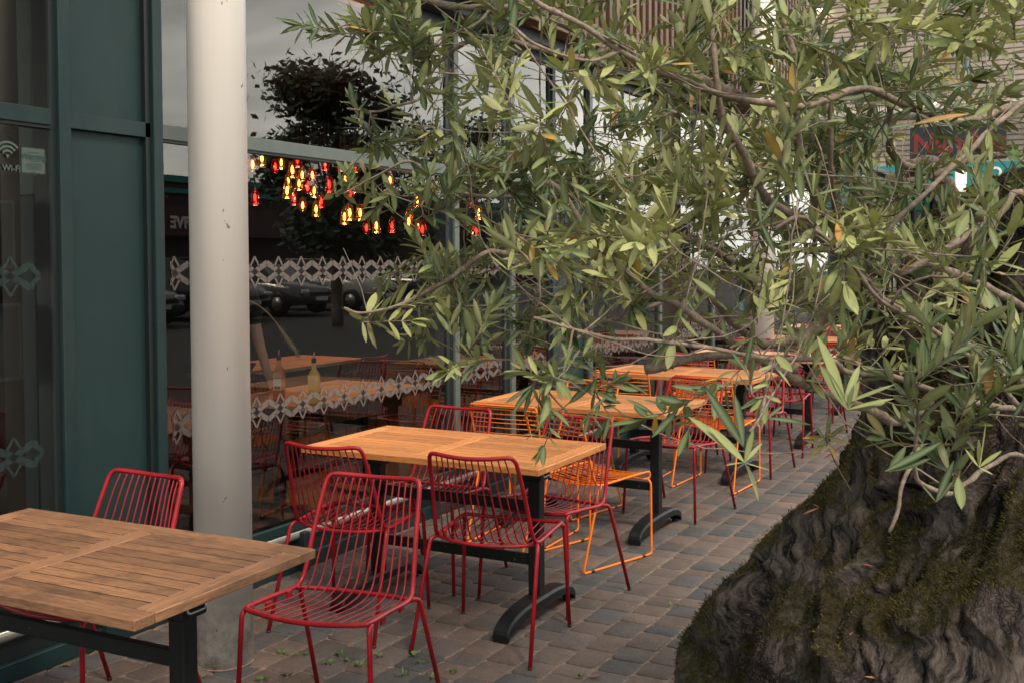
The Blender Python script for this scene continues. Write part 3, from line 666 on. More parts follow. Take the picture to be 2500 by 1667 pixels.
def car(x, y, rz, mat, label, suv=1.):
    c = empty('parked_car', (x, y, 0), rz, label, 'car', 'cars parked beyond the terrace')
    h = suv; st = [(-2.2, .35, .62, .70), (-2.15, .32, .9*h, .8), (-1.7, .28, 1.0*h, .88), (-1.0, .26, 1.02*h, .9), (0, .26, 1.0*h, .9), (.9, .26, .98*h, .9), (1.7, .28, .88*h, .86), (2.1, .32, .74, .78), (2.2, .38, .6, .66)]
    m = MB(); vs = []; fs = []
    for (X, z0, z1, w) in st: vs += [(X, -w, z0+.1), (X, -w*.92, z0), (X, w*.92, z0), (X, w, z0+.1), (X, w*1.01, (z0+z1)/2), (X, w*.94, z1-.06), (X, w*.8, z1), (X, -w*.8, z1), (X, -w*.94, z1-.06), (X, -w*1.01, (z0+z1)/2)]
    n_ = 10
    for i in range(len(st)-1):
        for j in range(n_): fs.append((i*n_+j, i*n_+(j+1) % n_, (i+1)*n_+(j+1) % n_, (i+1)*n_+j))
    fs.append(tuple(range(n_))[::-1]); fs.append(tuple((len(st)-1)*n_+j for j in range(n_))); m.add(vs, [f[::-1] for f in fs], True); m.build('body', mat, c)
    m = MB(); vs = []; fs = []; cab = [(-2.05, .95*h, .72), (-1.55, 1.48*h, .6), (-.3, 1.52*h, .6), (.45, 1.45*h, .58), (1.15, .96*h, .74)]
    for X, z1, w in cab: vs += [(X, -.8, .93*h), (X, .8, .93*h), (X, w, z1), (X, -w, z1)]
    for i in range(4):
        for j in range(4): fs.append((i*4+j, i*4+(j+1) % 4, (i+1)*4+(j+1) % 4, (i+1)*4+j))
    fs += [(3, 2, 1, 0), (16, 17, 18, 19)]; m.add(vs, fs); m.build('window_band', paint('car_glass', (.03, .04, .045), .08, bump=0), c)
    m = MB(); m.box(-1.5, .4, -.58, .58, 1.47*h, 1.53*h, .03); m.build('roof', mat, c)
    for sx_ in (-1.35, 1.35):
        for sy in (-.82, .82):
            m = MB(); m.lathe([(.2, -.1), (.32, -.11), (.34, -.07), (.34, .07), (.32, .11), (.2, .1)], n=20); w = m.build('wheel', RUB, c); w.rotation_euler = (pi/2, 0, 0); w.location = (sx_, sy, .34)
            m = MB(); m.lathe([(.19, -.105), (.19, .105)], n=12); m.build('rim', ALU, w)
    for sy in (-.62, .62):
        m = MB(); m.box(2.08, 2.17, sy-.16, sy+.16, .62, .74, .03); m.build('headlight', WHT, c)
    m = MB(); m.box(2.2, 2.215, -.26, .26, .42, .53); m.build('number_plate', WHT, c)
    m = MB(); m.box(2.17, 2.212, -.5, .5, .55, .66, .01); m.build('grille', RUB, c)
CB = paint('black_car_paint', (.012, .014, .016), .12, bump=0); CS = paint('silver_car_paint', (.1, .1, .1), .2, metal=.3, bump=0); CW = paint('white_car_paint', (.3, .3, .29), .2, bump=0)
car(14.2, 21.2, pi, CB, 'black car mirrored in the big window behind the zigzag band', 1.08); car(14.4, 24.2, pi, CS, 'silver car next to the black one in the window reflection'); car(14.2, 27.3, pi, CW, 'white car mirrored near the second mullion', 1.05); car(14.3, 18.2, pi, CS, 'silver car mirrored behind the nearest column')
car(14.1, 31, pi, CB, 'dark car farthest along the mirrored row')
def leaf_tree(x, y, h, rad, label, seed, n_=2600):
    rr = random.Random(seed); t = empty('street_tree', (x, y, 0), 0, label, 'tree'); m = MB()
    m.tube(spline([(0, 0, 0), (.05, .03, h*.25), (-.03, 0, h*.45), (0, .05, h*.8)], 4), [.14]*4+[.1]*5+[.05]*3+[.03]*1, 8, cols=None)
    m.build('trunk', TWIG, t); m = MB(); cl = []
    for k in range(34):
        a = rr.uniform(0, 2*pi); e = rr.uniform(-.9, 1.2); q = rad*rr.uniform(.45, 1.); cl.append((q*cos(a)*cos(e*.8), q*sin(a)*cos(e*.8), h*.62+sin(e)*h*.36, rr.uniform(.3, .6)))
    b_ = MB()
    for c in cl: b_.tube([(0, 0, h*.35), (c[0]*.5, c[1]*.5, h*.35+(c[2]-h*.35)*.6), c[:3]], [.04, .025, .008], 5)
    b_.build('branches', TWIG, t)
    for k in range(n_):
        c = cl[k % len(cl)]; p = Vector(c[:3])+Vector((rr.gauss(0, 1), rr.gauss(0, 1), rr.gauss(0, .8)))*c[3]*.7
        u = Vector((rr.gauss(0, 1), rr.gauss(0, 1), rr.gauss(0, 1))).normalized()*.12; w = u.orthogonal().normalized()*.07
        g_ = rr.uniform(.5, 1.3); m.col = (.02*g_, .055*g_, .022*g_); m.poly([p-u, p+w, p+u, p-w])
    m.build('crown', VCM, t)
leaf_tree(8.6, 20.3, 5.9, 1.75, 'dark bushy tree mirrored in the upper window', 3, 9000)
leaf_tree(13, 33, 6.5, 2.4, 'dark tree farther along the mirrored car park', 4, 4000)
leaf_tree(22, 24, 5.2, 2.2, 'low dark tree mirrored by the nearest column', 6, 3000)
# ------------------------------------------------------------------ inside the restaurant
def inner_table(x, y, rz, label):
    t = copy_tree(tE); t.location = (x, y, 0); t.rotation_euler = (0, 0, rz); tagp(t, label, 'table', 'tables inside the restaurant')
inner_table(-4.37, 5.46, pi/2, 'indoor wooden table with two bottles on it, just behind the glass')
inner_table(-5.9, 6.9, pi/2, 'indoor table deeper in the room behind the bottle table')
inner_table(-4.4, 8.1, pi/2, 'indoor table behind the narrow panes past the teal panel'); inner_table(-4.4, 10.4, pi/2, 'farthest indoor table by the glass')
def ic(x, y, d, l): chair('r', x, y, d, l)
ic(-4.4, 4.55, 0, 'indoor red chair at the near end of the bottle table'); ic(-4.9, 5.6, -90, 'indoor red chair on the room side of the bottle table'); ic(-4.3, 6.5, 180, 'indoor red chair at the far end of the bottle table'); ic(-5.3, 7.0, 90, 'indoor red chair between two indoor tables'); ic(-4.4, 7.25, 0, 'indoor red chair before the table past the teal panel')
def bottle(p, body, liquid, label, lab):
    b = empty('sauce_bottle', p, .4, label, 'bottle', 'bottles on the indoor table'); m = MB()
    def sq(r, z, rnd): return [(r*cos(t)/max(abs(cos(t)), abs(sin(t)))**rnd, r*sin(t)/max(abs(cos(t)), abs(sin(t)))**rnd, z) for t in np.linspace(0, 2*pi, 16, endpoint=False)]
    prof = [(.026, 0, .8), (.031, .004, .85), (.031, .165, .85), (.027, .18, .7), (.014, .205, .2), (.0125, .24, 0), (.0135, .245, 0)]
    vs = []; [vs.extend(sq(r, z, q)) for r, z, q in prof]; fs = [(i*16+j, i*16+(j+1) % 16, (i+1)*16+(j+1) % 16, (i+1)*16+j) for i in range(6) for j in range(16)]+[tuple(range(16))[::-1]]
    m.add(vs, fs, True); m.build('body', body, b)
    m = MB(); m.lathe([(.0145, .24), (.0145, .262), (.011, .266)], n=14); m.build('stopper', RUB, b)
    m = MB(); m.tube([(0, 0, .262), (0, 0, .285), (.004, 0, .303)], [.005, .0035, .003], 8); m.build('pourer', WHITEM, b)
    if lab: m = MB(); m.box(-.024, .024, -.0335, -.0325, .06, .13); m.build('paper_label', WHT, b); m = MB(); m.box(-.02, .02, -.0345, -.034, .065, .085); m.build('label_print', RUB, b)
bo = paint('orange_oil_bottle', (.95, .55, .12), .15, bump=0); bo2 = paint('red_oil_bottle', (.75, .25, .1), .15, bump=0)
bottle((-4.057, 4.988, .741), bo, None, 'square orange oil bottle with pourer, standing clear on the indoor table', False)
bottle((-4.36, 5.03, .741), bo2, None, 'reddish oil bottle with a paper label beside the arm', True)
# pendant lights (photo position -> point in the room)
PL = [(155, 340, 'A'), (65, 400, 'A'), (495, 350, 'R'), (340, 380, 'A'), (283, 420, 'R'), (445, 450, 'A'), (760, 390, 'R'), (910, 400, 'R'), (1050, 400, 'R'), (540, 500, 'A'), (637, 500, 'O'), (405, 560, 'A'), (510, 580, 'A'), (590, 615, 'R'), (655, 650, 'A'), (395, 650, 'A'), (88, 715, 'R'), (463, 725, 'R'), (545, 790, 'O'), (722, 750, 'R'), (673, 825, 'A'), (800, 590, 'R'), (950, 545, 'A'), (1035, 605, 'A'), (1000, 680, 'R'), (945, 900, 'A'), (995, 860, 'A'), (1095, 860, 'A'), (1155, 1005, 'R'), (1250, 985, 'A'), (1400, 985, 'R'), (1380, 550, 'A'), (1685, 690, 'O'), (1640, 745, 'A'), (1565, 890, 'A'), (1560, 945, 'A'), (1650, 1000, 'A'), (1690, 1020, 'R'), (2145, 755, 'R'), (2230, 860, 'A'), (2140, 985, 'A'), (2205, 1025, 'R')]
protoP = {}; rr = random.Random(9)
for qx, qy, k in PL:
    d = rr.uniform(9.2, 11.2) if qx < 1900 else 10.5; p = at(600+qx*.2551, 300+qy*.2551, d)
    if p.x < -12.5: p = at(600+qx*.2551, 300+qy*.2551, 9)
    kk = k+('J' if rr.random() < .6 else 'G') if k != 'O' else 'OG'
    if kk not in protoP:
        t = empty('pendant_light', p); sh = {'A': JARA, 'R': JARR, 'O': JARO}[k]
        m = MB()
        if kk[1] == 'J': m.lathe([(.018, .07), (.034, .06), (.05, -.07)], n=16, cap=False)
        else: m.lathe([(.015, .075), (.03, .065), (.05, .02), (.048, -.02), (.03, -.055), (.02, -.06)], n=16, cap=False)
        m.build('glass_shade', sh, t)
        m = MB(); m.lathe([(.004, .035), (.014, .01), (.015, -.015), (.006, -.035)], n=10); m.build('bulb', BULBR if k == 'R' else BULBA, t)
        m = MB(); m.tube([(0, 0, .035), (0, 0, .09)], .012, 8); m.build('socket', RUB, t)
        pl_ = bpy.data.lights.new('glow', 'POINT'); pl_.energy = .9; pl_.shadow_soft_size = .02; pl_.color = (1, .16, .08) if k == 'R' else (1, .55, .25); lo = bpy.data.objects.new('glow', pl_); C.objects.link(lo); lo.parent = t; lo.location = (0, 0, -.075)
        m = MB(); m.tube([(0, 0, .09), (0, 0, 3.29-p.z)], .0025, 4); m.build('cord', RUB, t); protoP[kk] = t
    else: t = copy_tree(protoP[kk]); t.location = p
    t.scale = (.8, .8, 1.)
    wd = {'A': 'amber', 'R': 'red', 'O': 'orange'}[k]; sh = 'tapered' if kk[1] == 'J' else 'rounded'
    tagp(t, f'glowing {wd} pendant light with {sh} glass shade inside the dark room', 'pendant light', f'{wd} {sh} pendant lights')
# person leaning on the indoor table
SKIN = paint('skin', (.6, .34, .24), .5, bump=0); TEE = paint('black_cotton', (.02, .026, .028), .8); JEAN = paint('dark_trousers', (.015, .017, .022), .8); HAIR = paint('dark_hair', (.02, .013, .01), .6)
def skin_mesh(name, pts, edges, mat, parent, sub=2):
    me = bpy.data.meshes.new(name+'_src'); me.from_pydata([p[:3] for p in pts], edges, []); o = bpy.data.objects.new(name+'_src', me); C.objects.link(o)
    md = o.modifiers.new('s', 'SKIN'); o.modifiers.new('u', 'SUBSURF').levels = sub
    for i, p in enumerate(pts):
        v = me.skin_vertices[0].data[i]; r = p[3]; v.radius = r if isinstance(r, tuple) else (r, r); v.use_root = (i == 0)
    md.use_smooth_shade = True; dg = bpy.context.evaluated_depsgraph_get(); dg.update(); nm = bpy.data.meshes.new_from_object(o.evaluated_get(dg)); bpy.data.objects.remove(o)
    nm.name = name; nm.materials.clear(); nm.materials.append(mat); q = bpy.data.objects.new(name, nm); C.objects.link(q); q.parent = parent; return q
pr = empty('person', (-4.98, 5.16, 0), 0, 'person in a black T-shirt resting one hand on the indoor table', 'person')
# local: x towards the table, z up
hand = Vector((.27, -.10, .755))
body = [(0, 0, .93, (.15, .11)), (0.03, 0, 1.12, (.14, .1)), (.08, 0, 1.32, (.17, .11)), (.10, 0, 1.44, (.09, .08)), (.13, -.04, 1.51, .05), (.16, -.09, 1.57, (.062, .07)), (.18, -.1, 1.66, (.078, .092)), (.18, -.1, 1.74, (.055, .065)),
        (.10, -.17, 1.40, .055), (.14, -.25, 1.24, .045), (.2, -.27, 1.06, .038), (.24, -.2, .9, .032), (.262, -.13, .79, .024), (.10, .17, 1.40, .055), (.08, .25, 1.2, .042), (.12, .26, 1.02, .036), (.2, .24, .86, .03), (.25, .22, .79, .024),
        (0, -.09, .88, .09), (.02, -.1, .5, .062), (-.02, -.1, .1, .042), (.09, -.1, .03, .035), (0, .09, .88, .09), (.0, .1, .5, .062), (-.04, .1, .1, .042), (.07, .1, .03, .035)]
ed = [(0, 1), (1, 2), (2, 3), (3, 4), (4, 5), (5, 6), (6, 7), (2, 8), (8, 9), (9, 10), (10, 11), (11, 12), (2, 13), (13, 14), (14, 15), (15, 16), (16, 17), (0, 18), (18, 19), (19, 20), (20, 21), (0, 22), (22, 23), (23, 24), (24, 25)]
n0 = len(body)
for base, y0, bi in ((12, -.13, 12), (17, .22, 17)):
    for k in range(4):
        a = len(body); yy = y0+(k-1.5)*.019; l = (.045, .052, .048, .036)[k]
        body += [(.285, yy, .772, .0095), (.285+l*.6, yy*1.0+(k-1.5)*.003, .774, .0085), (.285+l*1.25, yy+(k-1.5)*.006, .757, .007)]; ed += [(bi, a), (a, a+1), (a+1, a+2)]
    a = len(body); s_ = 1 if y0 < 0 else -1; body += [(.27, y0+s_*.035, .768, .011), (.295, y0+s_*.058, .76, .009)]; ed += [(bi, a), (a, a+1)]
skin_mesh('body', body, ed, SKIN, pr)
tee = [(0, 0, .9, (.165, .125)), (0.03, 0, 1.12, (.155, .115)), (.08, 0, 1.32, (.185, .125)), (.10, 0, 1.42, (.1, .09)), (.10, -.17, 1.40, .07), (.14, -.245, 1.25, .06), (.17, -.262, 1.16, .056), (.10, .17, 1.40, .07), (.085, .24, 1.25, .06), (.09, .255, 1.14, .055)]
skin_mesh('t_shirt', tee, [(0, 1), (1, 2), (2, 3), (2, 4), (4, 5), (5, 6), (2, 7), (7, 8), (8, 9)], TEE, pr)
tr_ = [(0, 0, .93, (.16, .12)), (0, -.09, .84, .1), (.02, -.1, .5, .075), (-.02, -.1, .1, .062), (0, .09, .84, .1), (0, .1, .5, .075), (-.04, .1, .1, .062)]
skin_mesh('trousers', tr_, [(0, 1), (1, 2), (2, 3), (0, 4), (4, 5), (5, 6)], JEAN, pr)
m = MB(); vs = []
for i in range(13):
    for j in range(20):
        t = i/12*2.0; a = 2*pi*j/20; r = .097; vs.append((.165+r*sin(t)*cos(a)*(1.0 if cos(a) < .3 else .72), .088*sin(t)*sin(a)-.1, 1.675+.11*cos(t)))
m.add(vs, [(i*20+j, (i+1)*20+j, (i+1)*20+(j+1) % 20, i*20+(j+1) % 20) for i in range(12) for j in range(20)], True); m.build('hair', HAIR, pr)
m = MB(); m.lathe([(.001, .012), (.008, .004), (.010, -.008), (.001, -.014)], (.262, -.1, 1.645), 8)
for e in (-1, 1): m.lathe([(.001, .006), (.007, 0), (.001, -.006)], (.25, e*.03-.1, 1.675), 8); m.lathe([(.001, .025), (.01, .01), (.01, -.01), (.001, -.025)], (.175, e*.085-.1, 1.655), 8)
m.lathe([(.001, .003), (.018, 0), (.001, -.004)], (.243, -.1, 1.615), 10); m.build('face_features', SKIN, pr)
# added stem imitating what is probably a plant reflection in the glass
gs = empty('plant_reflection_stem', (-4.9, 4.75, 0), 0, 'arching plumed stem standing in for a likely plant reflection behind the big window', 'plant')
pp = [at(598, 738, 6.0), at(640, 752, 6.0), at(676, 790, 6.0), at(700, 825, 6.0), at(724, 862, 6.0)]
m = MB(); q = [p-gs.location for p in pp]; m.tube(spline([q[0]+Vector((0, 0, -.5)), q[0]+Vector((0, 0, -.2))]+q, 4), [.004]*24+[.003], 6); m.col = (.3, .2, .1); m.build('stem', WOODE, gs)
m = MB(); rr = random.Random(2); m.col = (.45, .36, .22)
for k in range(160):
    t = rr.uniform(.0, 1); a = q[2].lerp(q[4], t) if t > .0 else q[2]; d = (q[4]-q[3]).normalized()
    e = a+d*.05+Vector((rr.gauss(0, 1), rr.gauss(0, 1), rr.gauss(0, 1)))*.012; w = Vector((0, .002, .001)); m.poly([a-w, a+w, e])
m.build('plume', VCM, gs)
"""OLIVE"""
# ------------------------------------------------------------------ olive tree
OT = empty('olive_tree', at(2600, 900, 3.0)*1, 0, 'ancient olive tree with mossy gnarled trunk and leafy branches reaching left', 'tree')
OT.location.z = 0; OL = OT.location.copy()
def op(m, name, mat, parent=OT):
    o = m.build(name, mat, parent); o.location = -OL if parent is OT else (0, 0, 0); return o
PZ = [(-.05, .96), (.2, .93), (.39, .88), (.55, .83), (.65, .76), (.82, .61), (.95, .52), (1.06, .46), (1.15, .41), (1.22, .37), (1.32, .33), (1.45, .31), (1.6, .28), (1.72, .26), (1.8, .16), (1.84, .02)]
fb = lambda p, s_, o=4: noise.fractal(Vector(p)*s_, 1.0, 2.0, o)
# sculpted ridges and hollows: photo points dropped on the trunk surface
TC = Vector((OL.x, OL.y, 0))
def surf(px, py):
    d = ray(px, py); t = .8
    while t < 5:
        p = CAM+d*t; r = (Vector((p.x, p.y, 0))-TC).length
        if r < np.interp(p.z, [a for a, b in PZ], [b for a, b in PZ]): return p
        t += .01
    return CAM+d*3
RIDG = []
for pl, rad, amp, wd in (([(1800, 1640), (1850, 1545), (1935, 1480), (1985, 1405), (2055, 1378), (2120, 1340)], .034, .04, 1), ([(2190, 1600), (2180, 1510), (2215, 1440), (2275, 1395), (2310, 1330)], .026, .035, 1), ([(1690, 1640), (1720, 1590), (1790, 1530), (1860, 1440)], .03, .02, .25), ([(2100, 1640), (2110, 1540), (2130, 1450), (2180, 1380)], .02, .025, .5), ([(2400, 1660), (2400, 1500), (2380, 1380), (2420, 1250)], .03, .03, .3), ([(1905, 1300), (2010, 1210), (2110, 1110)], .04, .03, 0)):
    q = [surf(*p) for p in pl]; RIDG.append((np.array([tuple(v) for v in spline(q, 6)]), rad, amp, wd))
HOLE = [(np.array(surf(2052, 1438)), .034, .12), (np.array(surf(2000, 1330)), .03, .05), (np.array(surf(1885, 1620)), .025, .05), (np.array(surf(1975, 1610)), .022, .05)]
def trunk():
    m = MB(); zs = np.concatenate([np.linspace(-.05, 1.3, 190), np.linspace(1.3, 1.84, 60)[1:]]); nt_ = 520
    # dense on the camera side
    th0 = math.atan2(CAM.y-TC.y, CAM.x-TC.x); u = np.linspace(-1, 1, nt_, endpoint=False); th = th0+pi*(.45*u+.55*u**3)
    pz, prr = zip(*PZ); vs = []; cs = []
    R0 = np.interp(zs, pz, prr); R0m = np.maximum(R0, .35); S_ = np.concatenate([[0], np.cumsum(np.sqrt(np.diff(zs)**2+np.diff(R0)**2))])
    for i, z in enumerate(zs):
        for t in th:
            r = R0[i]; d = Vector((cos(t), sin(t), 0)); a = t-th0
            fl = max(0, 1-z/1.2)
            roots = fl*(.07*sin(a*5+1.3+z*.8)+.045*sin(a*9+z*2.3)+.03*sin(a*17-z*3))
            lean = .04*sin(z*3+a)
            p = TC+d*r+Vector((0, 0, z))
            wq = fb(p, 2.4, 3)*1.2; aq = a*R0m[i]
            rg = lambda f, ph: 1-abs(noise.noise(Vector((aq*f+wq*1.5+ph, S_[i]*f*.16, ph))))*2
            r += roots*.8+lean+fb(p, 1.7, 3)*.05+rg(3.2, 2)*.05+rg(6.5, 0)*.05+rg(14, 7)*.026+rg(32, 3)*.01+fb(p, 24, 3)*.006
            r = max(r, .01); vs.append(TC+d*r+Vector((0, 0, z)))
    V = np.array([tuple(v) for v in vs]); nrm = np.array([(cos(t), sin(t), .55) for t in th]); nrm /= np.linalg.norm(nrm, axis=1)[:, None]; nrm = np.tile(nrm, (len(zs), 1))
    wood_ = np.zeros(len(V)); dark = np.zeros(len(V)); push = np.zeros(len(V))
    for pl, rad, amp, wd in RIDG:
        dm = np.full(len(V), 9.); dd = V[:, None, :]-pl[None]; dm = np.sqrt((dd**2).sum(2)).min(1)
        g_ = np.exp(-(dm/rad)**2*1.2); push += amp*g_; wood_ = np.maximum(wood_, g_**.7*wd)
        push -= amp*.55*np.exp(-((dm-rad*1.9)/(rad*.5))**2)
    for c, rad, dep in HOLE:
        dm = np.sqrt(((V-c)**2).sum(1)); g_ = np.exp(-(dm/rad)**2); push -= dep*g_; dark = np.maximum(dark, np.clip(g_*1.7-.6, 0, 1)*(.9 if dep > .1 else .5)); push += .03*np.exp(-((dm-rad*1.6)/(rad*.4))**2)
    V += nrm*push[:, None]
    n_ = nt_; k = len(zs); G = V.reshape(k, n_, 3); du = np.roll(G, -1, 1)-np.roll(G, 1, 1); dv = np.gradient(G, axis=0); NN = np.cross(du, dv); NN /= np.linalg.norm(NN, axis=2)[:, :, None]+1e-9; NN = NN.reshape(-1, 3)
    moss = np.zeros(len(V))
    CZ = np.array(CAM); rv = np.array(RT)
    for i, p in enumerate(V):
        P_ = Vector(p); w = P_-CAM; dpt = w.dot(FW); px = 1250+FPX*w.dot(RT)/dpt; py = 833.5-SYP-FPX*w.dot(UP)/dpt
        f = fb(P_, 2.4, 4)*.8+fb(P_, 9, 3)*.4+NN[i][2]*.7-.62
        f += .8*min(1, max(0, (P_.z-.62)/.45)); f += .5*min(1, max(0, (-(P_-TC).dot(RT)-.55)/.3))
        f -= 1.1*min(1, max(0, ((P_-TC).dot(RT)+.42)/.25))*(1 if P_.z < 1.25 else .2)
        moss[i] = min(1, max(0, f*2.2))
    moss *= (1-np.clip(wood_*1.6, 0, 1))*(1-dark)
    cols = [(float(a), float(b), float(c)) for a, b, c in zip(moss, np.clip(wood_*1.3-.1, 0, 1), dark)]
    fs = [(i*n_+j, i*n_+(j+1) % n_, (i+1)*n_+(j+1) % n_, (i+1)*n_+j) for i in range(k-1) for j in range(n_)]
    m.add([tuple(v) for v in V], fs, True, cols); m.flow = [((t-th0)*R0m[i], S_[i], 0.) for i in range(k) for t in th]; return m, V, NN, moss
TM, TV, TN, TMOSS = trunk()
# secondary stems rising from the same base
def stem(ctrl, radii, mossv, nn=40, seg=14):
    pts = spline(ctrl, seg); k = len(pts); rs = np.interp(np.linspace(0, 1, k), np.linspace(0, 1, len(radii)), radii)
    m0 = MB(); m0.tube(pts, list(rs), nn); vs = []; cols = []
    for i in range(k):
        for j in range(nn):
            v = Vector(m0.v[i*nn+j]); d = (v-pts[i]).normalized(); r = rs[i]
            v2 = v+d*(fb(v, 5)*r*.5+fb(v, 18, 3)*r*.22+.12*r*sin(6*2*pi*j/nn+i*.1)); vs.append(v2); cols.append((max(0., min(1., mossv*(.5+fb(v, 7)*1.4)+max(0, d.z)*.4*mossv)), 0., 0.))
    TM.add(vs, m0.f, True, cols)
stem([at(2250, 1010, 3.05), at(2190, 880, 3.1), at(2140, 760, 3.15), at(2112, 640, 3.15), at(2095, 560, 3.1), at(2118, 500, 3.05)], [.15, .11, .062, .042, .036, .03], .35)
stem([at(2330, 900, 3.0), at(2300, 760, 3.02), at(2290, 700, 3.05), at(2310, 665, 3.1)], [.16, .13, .09, .03], .9)
stem([at(2480, 760, 2.95), at(2440, 640, 2.92), at(2420, 560, 2.95), at(2470, 500, 2.98), at(2530, 470, 3.05)], [.2, .15, .12, .09, .05], .8)
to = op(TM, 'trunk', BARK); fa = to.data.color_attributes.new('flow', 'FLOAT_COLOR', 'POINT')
fl = np.zeros((len(TM.v), 4), dtype=np.float32); fl[:len(TM.flow), :3] = np.array(TM.flow); rest = np.array(TM.v[len(TM.flow):]); fl[len(TM.flow):, 0] = rest[:, 0]*.8+rest[:, 1]*.3; fl[len(TM.flow):, 1] = rest[:, 2]; fa.data.foreach_set('color', fl.ravel())
rr = random.Random(21); m = MB()
idx = [i for i in range(len(TV)) if TMOSS[i] > .45 and TV[i][2] > .1]
wt = rr.choices(idx, k=80000)
for i in wt:
    p = Vector(TV[i])+Vector((rr.gauss(0, .004), rr.gauss(0, .004), rr.gauss(0, .004))); n_ = Vector(TN[i]); 
    d = (n_+Vector((rr.gauss(0, .55), rr.gauss(0, .55), rr.gauss(0.1, .45)))).normalized(); h = rr.uniform(.004, .012)*(1.5 if rr.random() < .07 else 1); w = d.orthogonal().normalized()*rr.uniform(.0009, .0018)
    g_ = rr.uniform(.4, 1.35); br = rr.random(); base = (.075, .07, .016) if br < .55 else ((.13, .10, .03) if br < .82 else (.045, .06, .016)); 
    k_ = .7+.5*fb(p, 6); m.col = tuple(max(0, c*g_*k_) for c in base); q = p-n_*.002; m.poly([q-w, q+w, p+d*h])
tagp(op(m, 'moss_tufts', MOSS), kind='stuff')
